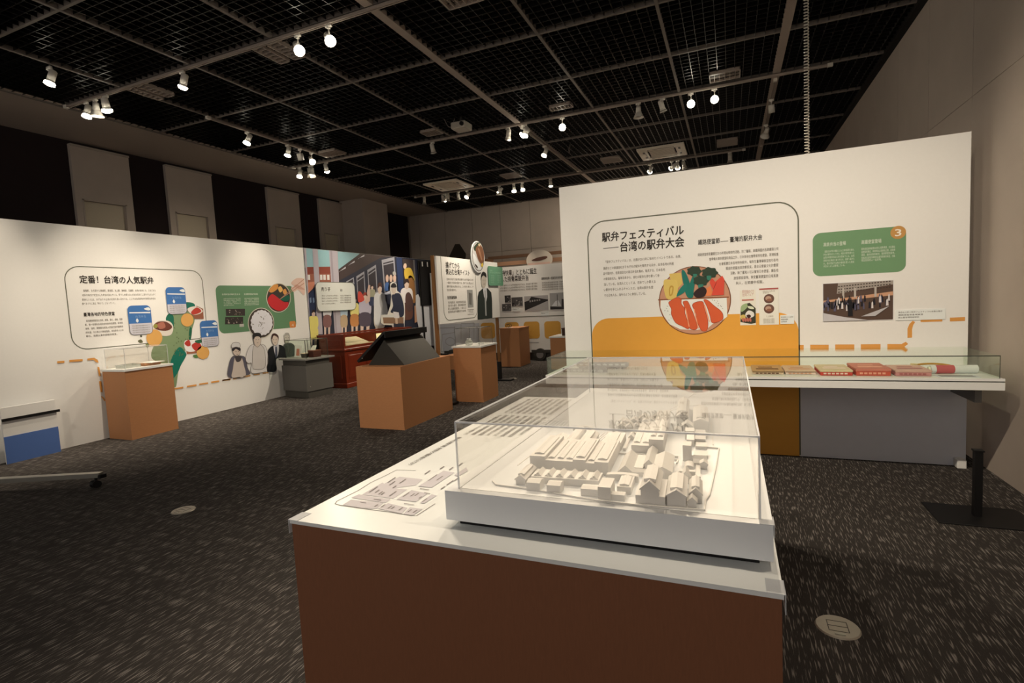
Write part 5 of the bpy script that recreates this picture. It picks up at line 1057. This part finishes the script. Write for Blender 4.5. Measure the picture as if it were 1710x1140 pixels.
# grey showcase
c = Vector((-6.69, 6.79, 0)); RZ = math.radians(-9)
t = thing('showcase', 'dark grey metal showcase with a glass top against the left partition', 'display case', c, rz=RZ)
W, D = .66, .55
def loc(name, bm, m): return put(name, bm, m, t, local=True)
loc('kick_plinth', B(-W, -.02, .03, D-.02, 0, .12), mat('showcase_grey2', (74, 73, 70), .5, raw=True, noise=.02))
GC = mat('showcase_grey', (96, 95, 93), .5, raw=True, noise=.02)
loc('body', B(-W, 0, 0, D, .12, .56), GC)
loc('neck', B(-W, -.03, .03, D-.03, .56, .655), mat('showcase_grey2', (74, 73, 70), .5, raw=True, noise=.02))
loc('top', B(-W-.03, .03, -.03, D+.05, .655, .685, bev=.004), GREYM)
bm = bmesh.new(); cyl(bm, (0.0, .06, .2), (.006, .06, .2), .007, n=10); loc('lock', bm, SILV)
th = .004; g0_, g1_, h0_, h1_ = -W+.06, -.05, .06, D-.03
for b in ((g0_, g1_, h0_, h0_+th), (g0_, g1_, h1_-th, h1_)): loc('side_glass', B(*b, .685, 1.0), GLASS2)
for b in ((g0_, g0_+th, h0_, h1_), (g1_-th, g1_, h0_, h1_)): loc('side_glass', B(*b, .685, 1.0), GLASS2)
loc('top_glass', B(g0_, g1_, h0_, h1_, 1.0, 1.004), GLASS2)
bm = bmesh.new(); e = .004
for x in (g0_, g1_):
    for y in (h0_, h1_): box(bm, x-e, x+e, y-e, y+e, .685, 1.0)
for y in (h0_, h1_): box(bm, g0_, g1_, y-e, y+e, 1.0-e, 1.0+e)
for x in (g0_, g1_): box(bm, x-e, x+e, h0_, h1_, 1.0-e, 1.0+e)
loc('glass_edges', bm, EDGED)
def loct(name, label, cat, x, y, z): 
    p = Matrix.Rotation(RZ, 4, 'Z') @ Vector((x, y, z))+c; return thing(name, label, cat, p, rz=RZ)
o = loct('open_booklet', 'open booklet with food pictures leaning in the grey showcase', 'booklet', -.42, .25, .686)
bm = bmesh.new(); prism(bm, [(-.14, -.05, 0), (.05, -.05, 0), (.01, .02, .2), (-.2, .02, .22)], (0, 1, .0), .006); put('pages', bm, ink((236, 222, 200)), o, local=True)
bm = bmesh.new(); prism(bm, [(-.08, -.057, .03), (0, -.054, .03), (-.02, -.028, .15), (-.09, -.028, .15)], (0, 1, 0), .003); put('picture', bm, ink((206, 120, 88)), o, local=True)
o = loct('food_bowl', 'dark round lunch bowl inside the grey showcase', 'bowl', -.27, .2, .686); bm = bmesh.new(); cyl(bm, (0, 0, 0), (0, 0, .07), .055, .07, n=20); put('bowl', bm, ink((70, 58, 46)), o, local=True); bm = bmesh.new(); cyl(bm, (0, 0, .07), (0, 0, .078), .06, n=20); put('food', bm, ink((222, 190, 150)), o, local=True)
o = loct('wooden_box', 'dark reddish lidded box at the right inside the grey showcase', 'box', -.15, .3, .686); bm = B(-.08, .07, -.06, .1, 0, .10, bev=.005); put('body', bm, ink((88, 44, 34)), o, local=True); put('lid', B(-.085, .075, -.065, .105, .10, .122, bev=.004), ink((120, 66, 48)), o, local=True)
bm = bmesh.new(); prism(bm, [(-.07, -.02, .122), (.07, -.02, .122), (.05, .03, .2), (-.05, .03, .2)], (0, 1, 0), .004); put('leaflet', bm, ink((236, 220, 196)), o, local=True)
# cherry wood display cabinet
t = thing('wooden_cabinet', 'reddish-brown wooden display cabinet with panelled sides beside the mural', 'cabinet', (-7.05, 8.7, 0))
X0, X1, Y0, Y1 = -7.36, -6.72, 7.82, 10.1
put('base_moulding', B(X0, X1+.02, Y0-.02, Y1, 0, .09, bev=.006), CHER, t)
put('body', B(X0, X1-.01, Y0+.01, Y1, .09, .70), CHER, t)
put('apron_moulding', B(X0, X1+.02, Y0-.02, Y1, .70, .75, bev=.008), CHER, t)
def rpanel(y0, y1, z0, z1):
    put('raised_panel', B(X1-.012, X1+.004, y0, y1, z0, z1, bev=.007), CHER, t)
    put('panel_moulding', B(X1-.012, X1-.002, y0-.03, y1+.03, z0-.03, z1+.03, bev=.003), CHER, t)
for k in range(4): rpanel(Y0+.12+k*.55, Y0+.50+k*.55, .19, .62)
put('end_panel', B(X0+.1, X1-.1, Y0+.0, Y0+.012, .18, .62, bev=.006), CHER, t); put('end_panel', B(X0+.06, X1-.08, Y0-.004, Y0+.012, .80, .92, bev=.006), CHER, t)
bm = bmesh.new(); box(bm, X0, X1, Y0, Y0+.04, .75, .99); box(bm, X0, X1, Y1-.04, Y1, .75, .99); box(bm, X0, X0+.04, Y0, Y1, .75, .99); box(bm, X1-.035, X1, Y0+.04, Y1-.04, .75, .80); put('top_section', bm, CHER, t)
put('deck', B(X0+.04, X1-.035, Y0+.04, Y1-.04, .75, .80), ink((232, 208, 160)), t)
bm = bmesh.new(); box(bm, X0, X1+.01, Y0-.01, Y0+.05, .99, 1.02); box(bm, X0, X1+.01, Y1-.05, Y1, .99, 1.02); box(bm, X1-.035, X1+.01, Y0+.05, Y1-.05, .99, 1.02); box(bm, X0, X0+.05, Y0+.05, Y1-.05, .99, 1.02); put('top_frame', bm, CHER, t)
put('top_glass', B(X0+.05, X1-.035, Y0+.05, Y1-.05, 1.0, 1.006), GLASS2, t); put('front_glass', B(X1-.012, X1-.008, Y0+.04, Y1-.04, .80, .99), GLASS2, t)
put('divider', B(X0+.04, X1-.035, Y0+1.0, Y0+1.03, .80, .98), CHER, t)
bm = bmesh.new(); cyl(bm, (X1+.02, Y0+.15, .725), (X1+.028, Y0+.15, .725), .012, n=12); put('lock', bm, SILV, t)
for y0, y1, c_, lab in ((8.0, 8.7, (206, 178, 140), 'long pale document lying in the wooden cabinet, near half'), (8.95, 9.7, (246, 220, 168), 'bright cream sheet lying in the wooden cabinet, far half')):
    tt = thing('paper_sheet', lab, 'document', (-6.95, (y0+y1)/2, .801)); bm = bmesh.new(); prism(bm, [(-6.80, y0, .803), (-7.15, y0, .93), (-7.15, y0, .92), (-6.80, y0, .801)], (0, 1, 0), y1-y0); put('sheet', bm, ink(c_), tt)

# ================================================================== THE BIG TABLE
KT = .872; TZ = .82; TX0, TX1, TY0, TY1 = -1.347, .0994, 1.243, 3.383
tb = thing('display_table', 'large brown-sided white-topped table in the foreground carrying the site model', 'table', (-.7, 2.6, 0))
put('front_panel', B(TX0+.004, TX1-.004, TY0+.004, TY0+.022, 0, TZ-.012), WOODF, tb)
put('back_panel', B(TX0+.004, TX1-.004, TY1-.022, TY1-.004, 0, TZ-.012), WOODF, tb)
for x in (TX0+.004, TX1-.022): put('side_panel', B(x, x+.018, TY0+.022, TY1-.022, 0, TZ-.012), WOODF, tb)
put('tabletop', B(TX0, TX1, TY0, TY1, TZ-.012, TZ), WTOP, tb)
def clip(x, y, sx, name='corner_guard'):
    bm = bmesh.new(); a, b = (x-.035, x+.004) if sx > 0 else (x-.004, x+.035)
    box(bm, a, b, y-.003, y+.06, TZ, TZ+.002); xx = x+.002 if sx > 0 else x-.004
    box(bm, xx, xx+.002, y-.003, y+.06, TZ-.045, TZ+.002); put(name, bm, EDGE, tb)
clip(TX1, TY0, 1); clip(TX0, TY0, -1)
# map and text printed on the table
PT = Plane('Z', TZ); ZT = crop(540, 740, 7.125); ZV = crop(540, 640, 4.75)
def tp(f, pts, col, layer, name='map_block', sm=False): return flat(PT, zp(PT, f, pts, sm), ink(col), tb, layer, name)
MAU = (192, 178, 168)
def tring(f, pts, wd, c=(120, 108, 96)): return ring(PT, [PT.uv(*f(*p)) for p in pts], wd, ink(c), tb, 1, 'map_line', close=False)
tring(ZT, [(1100, 325), (870, 318), (740, 385), (560, 470), (420, 560), (160, 690), (140, 720), (200, 740), (470, 778), (760, 815), (1040, 860), (1110, 862), (1330, 720)], .0035)
for bi, blk_ in enumerate(([(460, 610), (700, 470), (870, 540), (1000, 550), (830, 660)], [(680, 500), (910, 400), (1180, 430), (1100, 500), (880, 530), (860, 550)], [(330, 650), (420, 610), (800, 668), (740, 710)], [(230, 735), (330, 672), (720, 710), (640, 780), (440, 770)], [(650, 780), (770, 715), (1000, 770), (930, 840)], [(950, 845), (1030, 765), (1180, 785), (1070, 860)], [(870, 670), (1050, 560), (1240, 600), (1100, 700)], [(1130, 515), (1430, 330), (1560, 350), (1290, 530)], [(1150, 712), (1290, 610), (1350, 625), (1200, 720)])):
    tp(ZT, blk_, MAU, 1+bi*.12)
tp(ZT, [(1560, 380), (1700, 290), (1720, 330), (1600, 400)], MAU, 2.1)
lb = []
for x, y, l in ((540, 585, 120), (610, 590, 60), (650, 610, 60), (680, 615, 50), (780, 630, 100), (760, 470, 110), (780, 500, 80), (820, 535, 50), (900, 480, 90), (1240, 450, 130), (1340, 445, 90), (940, 640, 90), (1030, 635, 60), (1080, 630, 60), (1130, 660, 40), (680, 765, 60), (760, 780, 60), (800, 785, 50), (890, 800, 60), (1000, 820, 50), (1060, 830, 60), (600, 760, 50), (1170, 700, 70), (1200, 370, 80), (1380, 310, 60), (1490, 320, 60), (440, 710, 0), (1600, 270, 60), (1390, 550, 60), (1460, 500, 100), (1550, 450, 70)):
    dx, dy = l*.83, -l*.56
    if l: lb.append([PT.uv(*ZT(x, y)), PT.uv(*ZT(x+14, y+2)), PT.uv(*ZT(x+dx+14, y+dy+2)), PT.uv(*ZT(x+dx, y+dy))])
for x, y, l in ((440, 702, 70), (600, 665, 90), (960, 718, 120), (1150, 540, 110), (1200, 590, 70)):
    lb.append([PT.uv(*ZT(x, y)), PT.uv(*ZT(x+l, y+l*.14)), PT.uv(*ZT(x+l, y+l*.14+6)), PT.uv(*ZT(x, y+6))])
flats(PT, lb, ink((122, 108, 98)), tb, 2.6, 'map_labels')
tx = ['この模型は一九三〇年代の鉄道工場の敷地と建物を復元したもので', '工場では機関車や客車の修理が行われ、多くの人々が働いていた', '敷地の中には食堂や浴場、更衣室などの施設も設けられており', '昼になると弁当を広げて食べる人々の姿が見られたという']
cz = ['這座模型重現了鐵道部臺北工場當時的配置與建築', '工場內設有鍛冶、鑄造、木工與組立等各個部門', '每天有許多員工在這裡修理機關車與客車', '中午時分大家一起打開便當用餐休息']
rows = []
k = 0
for i in range(9):
    xx = KT*(-1.475+.047*i); y_far = KT*3.80; y_near = KT*(2.06, 2.2, 2.26, 2.45, 2.25, 2.5, 2.62, 2.75, 2.6)[i]
    y = y_far
    while y-.48 > y_near-.1:
        s = (tx+cz)[k % 8]; L_ = .455 if y-.48 > y_near else y-y_near
        rows.append((s, -y, xx, L_, .025)); y -= .51; k += 1
text(PT, rows, ink((120, 108, 94)), tb, 2, 'body_text', bold=.02)

# ---- model base slab
SX0, SX1, SY0, SY1, SZ0, SZ1 = -.814, .0863, 1.3455, 3.14, .842, .933
sm_ = thing('site_model', 'white architectural site model of factory buildings on a thick grey-white slab', 'model', (-.4, 2.6, TZ))
put('foot_frame', B(SX0+.03, SX1-.03, SY0+.03, SY1-.03, TZ, SZ0), BLACK, sm_)
put('slab', B(SX0, SX1, SY0, SY1, SZ0, SZ1), mat('slab_white', (236, 226, 208), .45, noise=.005), sm_)
bm = bmesh.new(); box(bm, SX1-.03, SX1+.002, SY0-.002, SY0+.03, SZ1, SZ1+.002); box(bm, SX1+.001, SX1+.003, SY0-.002, SY0+.05, SZ1-.03, SZ1+.002); put('corner_guard', bm, EDGE, sm_)
vt = thing('vitrine_cover', 'large clear acrylic cover standing over the white site model', 'cover', (-.4, 2.5, SZ1))
glassbox(vt, -.779, .0593, 1.3735, 3.008, SZ1, 1.140, name='top_sheet', e=.0022)
# buildings
MW = mat('model_white', (240, 225, 202), .55, noise=.004); ZB = crop(850, 680, 4.75)
G = lambda x, y, z=SZ1: hit(*ZB(x, y), 2, z)
TH = math.atan2(G(1015, 540).y-G(170, 500).y, G(1015, 540).x-G(170, 500).x)
pA, pB = G(170, 500), G(790, 540); TH = math.atan2(pB.y-pA.y, pB.x-pA.x)
eu = Vector((math.cos(TH), math.sin(TH), 0)); ev = Vector((-math.sin(TH), math.cos(TH), 0))
def hgt(base, px):                                # height of a roof edge seen above a base point
    d = ray(*ZB(*px)); t_ = (base.x*eu.x*0+base.y)/d.y; return CAMH+d.z*t_-SZ1
def bld(bl, br, top, back, roof='flat', rise=.0, mon=0, name='building'):
    """bl, br: front base corners; top: height of the wall (m) ; back: depth (m)"""
    p = G(*bl); r = G(*br); wd = (r-p).length; o = Vector((p.x, p.y, SZ1))
    return blk(o, wd, back, top, roof, rise, mon, name)
def blk(o, wd, dp, h, roof='flat', rise=0, mon=0, name='building'):
    dp *= KT; h *= KT; rise *= KT
    bm = bmesh.new(); P_ = lambda a, b, z: tuple(o+eu*a+ev*b+Vector((0, 0, z)))
    if roof == 'gable':
        prism(bm, [P_(0, 0, 0), P_(wd, 0, 0), P_(wd, 0, h), P_(wd/2, 0, h+rise), P_(0, 0, h)], ev, dp)
        prism(bm, [P_(-.003, -.003, h-.001), P_(wd/2, -.003, h+rise), P_(wd+.003, -.003, h-.001), P_(wd+.003, -.003, h+.003), P_(wd/2, -.003, h+rise+.004), P_(-.003, -.003, h+.003)], ev, dp+.006)
    elif roof == 'side':                          # ridge across the front
        prism(bm, [P_(0, 0, 0), P_(0, dp, 0), P_(0, dp, h), P_(0, dp/2, h+rise), P_(0, 0, h)], eu, wd)
    elif roof == 'arch':
        prism(bm, [P_(0, 0, 0), P_(wd, 0, 0)]+[P_(wd/2+wd/2*math.cos(a), 0, h+rise*math.sin(a)) for a in [PI*i/8 for i in range(9)]], ev, dp)
    elif roof == 'saw':
        prism(bm, [P_(0, 0, 0), P_(wd, 0, 0), P_(wd, 0, h), P_(0, 0, h)], ev, dp)
        n_ = 6
        for i in range(n_):
            a0 = wd*(i+.22)/n_; a1 = wd*(i+.86)/n_; prism(bm, [P_(a0, dp*.2, h), P_(a0+(a1-a0)*.5, dp*.2, h+rise*.8), P_(a1, dp*.2, h)], ev, dp*.75)
            prism(bm, [P_(a0-.002, dp*.12, h), P_(a0+(a1-a0)*.25, dp*.12, h+.006), P_(a0+(a1-a0)*.5, dp*.12, h+.001), P_(a1-(a1-a0)*.25, dp*.12, h+.006), P_(a1+.002, dp*.12, h)], ev, .008)
    else:
        prism(bm, [P_(0, 0, 0), P_(wd, 0, 0), P_(wd, 0, h), P_(0, 0, h)], ev, dp)
    b_ = put(name, bm, MW, sm_)
    if mon:                                       # long roof lights
        for i in range(mon):
            c0_ = wd*(i+.5)/mon; ww = min(.016, wd/mon*.34); bm = bmesh.new(); z = h+(rise if roof == 'gable' else 0)
            prism(bm, [P_(c0_-ww, dp*.09, z-.004), P_(c0_+ww, dp*.09, z-.004), P_(c0_+ww, dp*.09, z+.0035), P_(c0_, dp*.09, z+.0065), P_(c0_-ww, dp*.09, z+.0035)], ev, dp*.8)
            put('roof_light', bm, MW, b_)
    return b_
# long assembly hall (stepped)
o = G(170, 500); o.z = SZ1; Wm = (pB-pA).length; seg = [(0, .2, .058), (.2, .56, .044), (.56, .72, .052), (.72, .83, .042), (.83, 1.0, .048)]
for a, b, h in seg: blk(o+eu*Wm*a, Wm*(b-a), .30, h, 'flat', 0, {0: 1, .2: 3, .56: 1, .72: 1, .83: 1}[a])
# saw-tooth shed in front
o = G(175, 598); o.z = SZ1; blk(o, (G(708, 645)-G(175, 598)).length, .085, .024, 'saw', .014)
bld((55, 612), (125, 622), .018, .13, 'gable', .014, 1)
bld((140, 658), (245, 668), .028, .05, 'side', .006); bld((300, 680), (405, 692), .028, .05, 'side', .006); bld((570, 700), (705, 712), .024, .045, 'side', .004)
bld((707, 738), (808, 748), .045, .09, 'flat'); bld((812, 738), (918, 750), .02, .03, 'side', .003); bld((858, 683), (965, 698), .024, .11, 'flat', 0, 1)
bld((770, 580), (1025, 600), .02, .025, 'arch', .006)
o = G(1005, 768); o.z = SZ1; wb_ = (G(1240, 785)-G(1005, 768)).length
blk(o, wb_*.18, .12, .03); blk(o+eu*wb_*.18, wb_*.62, .17, .048, 'gable', .026, 1); blk(o+eu*wb_*.8, wb_*.2, .16, .03)
bld((1255, 790), (1405, 805), .034, .17, 'gable', .018, 1); bld((1435, 755), (1530, 765), .026, .12, 'gable', .018, 1); bld((1420, 795), (1488, 800), .016, .03, 'gable', .014)
bld((1145, 568), (1290, 582), .026, .19, 'gable', .016)
bld((868, 528), (975, 540), .006, .20, 'gable', .024); bld((978, 545), (1125, 560), .016, .035, 'side', .008); bld((980, 500), (1060, 510), .012, .16, 'flat'); bld((1075, 500), (1140, 512), .02, .19, 'gable', .018)
bld((740, 338), (885, 350), .034, .17, 'flat', 0, 1); bld((905, 345), (925, 348), .012, .3, 'flat')
bld((972, 362), (1112, 376), .034, .42, 'flat', 0, 2); bld((1112, 372), (1225, 382), .062, .55, 'flat', 0, 2)
bld((1380, 425), (1448, 432), .062, .06, 'flat'); bld((1410, 310), (1470, 315), .03, .09, 'flat'); bld((1395, 255), (1470, 258), .04, .06, 'flat')
bld((1460, 465), (1575, 475), .014, .03, 'side', .01); bld((1450, 430), (1570, 438), .012, .022, 'side', .01); bld((1465, 400), (1580, 408), .012, .06, 'flat'); bld((1520, 490), (1572, 495), .018, .03, 'gable', .008); bld((1480, 330), (1570, 334), .012, .07, 'flat'); bld((1475, 290), (1560, 292), .022, .06, 'side', .008)
bld((1352, 570), (1478, 580), .03, .02, 'flat'); bld((1365, 598), (1440, 606), .016, .06, 'gable', .022); bld((1480, 560), (1520, 563), .006, .16, 'flat'); bld((1390, 505), (1470, 508), .012, .06, 'arch', .01)
bld((390, 352), (480, 362), .008, .34, 'arch', .02, 1); bld((520, 362), (620, 372), .014, .26, 'gable', .02, 1); bld((625, 360), (700, 366), .03, .05, 'gable', .01); bld((330, 310), (420, 320), .016, .12, 'gable', .012)
bld((1465, 192), (1580, 200), .045, .32, 'gable', .012, 1); bld((1370, 190), (1460, 195), .02, .06, 'gable', .02); bld((1330, 150), (1420, 152), .045, .40, 'gable', .02, 1); bld((1310, 210), (1360, 214), .014, .05, 'gable', .008); bld((1405, 228), (1475, 232), .022, .05, 'flat'); bld((1480, 245), (1560, 250), .02, .08, 'side', .008)
for x, y, w_, h in ((860, 190, 60, .02), (930, 190, 55, .02), (890, 165, 70, .024), (960, 150, 60, .024), (1010, 140, 60, .02), (1060, 165, 50, .03), (990, 175, 40, .014), (1040, 120, 60, .024), (1095, 140, 50, .02), (870, 135, 50, .012), (1150, 110, 50, .02), (1215, 95, 60, .024), (950, 260, 40, .01), (980, 240, 30, .012)):
    bld((x, y), (x+w_, y+4), h, .05, 'gable', .012)
p = G(830, 190); bm = bmesh.new(); cyl(bm, (p.x, p.y, SZ1), (p.x, p.y, SZ1+.075), .006, .004, n=10); put('chimney', bm, MW, sm_)
# turntable arcs, roads, walls
def arc(cx_, cy_, r, a0, a1, h=.012, w_=.012):
    p = G(cx_, cy_); bm = bmesh.new(); n_ = 10; A = [math.radians(a0+(a1-a0)*i/n_) for i in range(n_+1)]
    out = [(p.x+r*math.cos(a), p.y+r*math.sin(a)*1.6, SZ1) for a in A]; inn = [(p.x+(r-w_)*math.cos(a), p.y+(r-w_)*math.sin(a)*1.6, SZ1) for a in A]
    prism(bm, out+inn[::-1], (0, 0, 1), h); put('roundhouse', bm, MW, sm_)
arc(405, 290, .05, 20, 160); arc(580, 200, .05, 20, 160)
def wall_line(pts, h=.005, w_=.002, name='site_wall'):
    bm = bmesh.new(); P3 = [G(*p) for p in pts]
    for a, b in zip(P3[:-1], P3[1:]):
        d = (b-a).normalized(); nrm = Vector((-d.y, d.x, 0))*w_; prism(bm, [a-nrm, b-nrm, b+nrm, a+nrm], (0, 0, 1), h)
    put(name, bm, MW, sm_)
wall_line([(-130, 590), (-100, 620), (140, 650), (700, 745), (1000, 778), (1240, 800), (1550, 822), (1560, 740), (1590, 700), (1640, 480), (1665, 330), (1560, 320)])
wall_line([(70, 460), (240, 330), (310, 300)], .002, .0015); wall_line([(120, 490), (190, 440)], .002, .0015)
wall_line([(700, 355), (860, 372), (1130, 385), (1340, 400)], .006); wall_line([(1240, 600), (1510, 612)], .006); wall_line([(1200, 400), (1340, 425), (1330, 450)], .006)
wall_line([(1600, 110), (1620, 300)], .002, .0015); wall_line([(1030, 110), (1300, 10), (1400, -60), (1470, -110)], .002, .002, 'rail_line'); wall_line([(1240, 40), (1420, -10), (1560, -20)], .002, .002, 'rail_line')
for k in range(5): wall_line([(640+k*22, 300), (760+k*22, 200)], .0015, .0012, 'rail_line')

# ================================================================== FLOOR ITEMS
def outlet(x, y, r, label):
    t = thing('floor_outlet', label, 'floor socket', (x, y, 0), 'round metal floor outlets')
    bm = bmesh.new(); cyl(bm, (x, y, 0), (x, y, .006), r, r-.005, n=36); put('cover_plate', bm, mat('brushed_steel', (168, 162, 152), .4, raw=True, metal=.5, noise=.04), t)
    bm = bmesh.new(); s = r*.45; zz = .0066
    for b in ((-s, s, -s, -s+.003), (-s, s, s-.003, s), (-s, -s+.003, -s, s), (s-.003, s, -s, s), (-s, s, -.0015, .0015)): box(bm, x+b[0], x+b[1], y+b[2], y+b[3], .005, zz)
    put('lid_seam', bm, DARKG, t); put('finger_tab', B(x-.02, x+.02, y-s-.025, y-s-.012, .005, .009), SILV, t)
outlet(.411, 2.537, .088, 'round metal floor outlet on the carpet right of the table')
outlet(-3.96, 2.64, .085, 'round metal floor outlet on the open carpet at the left')
outlet(-3.89, 9.18, .085, 'round floor outlet far back beside the text panel post')
# caster stand at the left edge
t = thing('mobile_stand', 'grey wheeled base of a mobile stand at the left edge', 'stand', (-6.1, 2.7, 0))
A_ = Vector((-6.75, 2.25, 0)); Bq = Vector((-5.30, 2.82, 0))
def legbar(a, b, z0, z1, wd):
    bm = bmesh.new(); d = (b-a).normalized(); nn = Vector((-d.y, d.x, 0))*wd/2
    prism(bm, [tuple(a-nn+Vector((0, 0, z0))), tuple(b-nn*.7+Vector((0, 0, z0+.02))), tuple(b+nn*.7+Vector((0, 0, z0+.02))), tuple(a+nn+Vector((0, 0, z0)))], (0, 0, 1), z1-z0); return bm
put('leg', legbar(A_, Bq, .075, .115, .08), SILV, t); put('leg', legbar(A_, Vector((-5.9, 1.5, 0)), .075, .115, .08), SILV, t)
for p in (Bq-Vector((.05, .02, 0)), Vector((-5.93, 1.55, 0)), A_):
    bm = bmesh.new(); cyl(bm, (p.x, p.y, .035), (p.x+.0, p.y, .10), .012, n=8)
    for s in (-1, 1): cyl(bm, (p.x+.012*s, p.y-.004, .034), (p.x+.034*s, p.y-.012, .034), .034, n=18)
    put('caster', bm, BLACK, t)
put('end_cap', B(Bq.x-.01, Bq.x+.03, Bq.y-.03, Bq.y+.03, .085, .12, bev=.005), BLACK, t)
put('column', B(-6.79, -6.71, 2.21, 2.29, .11, 1.1), SILV, t)
put('screen', B(-7.1, -6.75, 1.9, 2.2, .8, .86), BLACK, t)
t = thing('standing_board', 'white standing board with a blue field at the far left edge', 'sign', (-7.2, 3.2, 0))
xx = hit(98, 720, 0, LX+.12).y
put('panel', B(LX+.10, LX+.12, xx-.5, xx, .0, .62), WHITE, t); put('blue_field', B(LX+.12, LX+.123, xx-.5, xx-.001, .0, .3), ink((86, 112, 160)), t); put('dark_bar', B(LX+.12, LX+.135, xx-.5, xx+.03, .47, .5), BLACK, t)
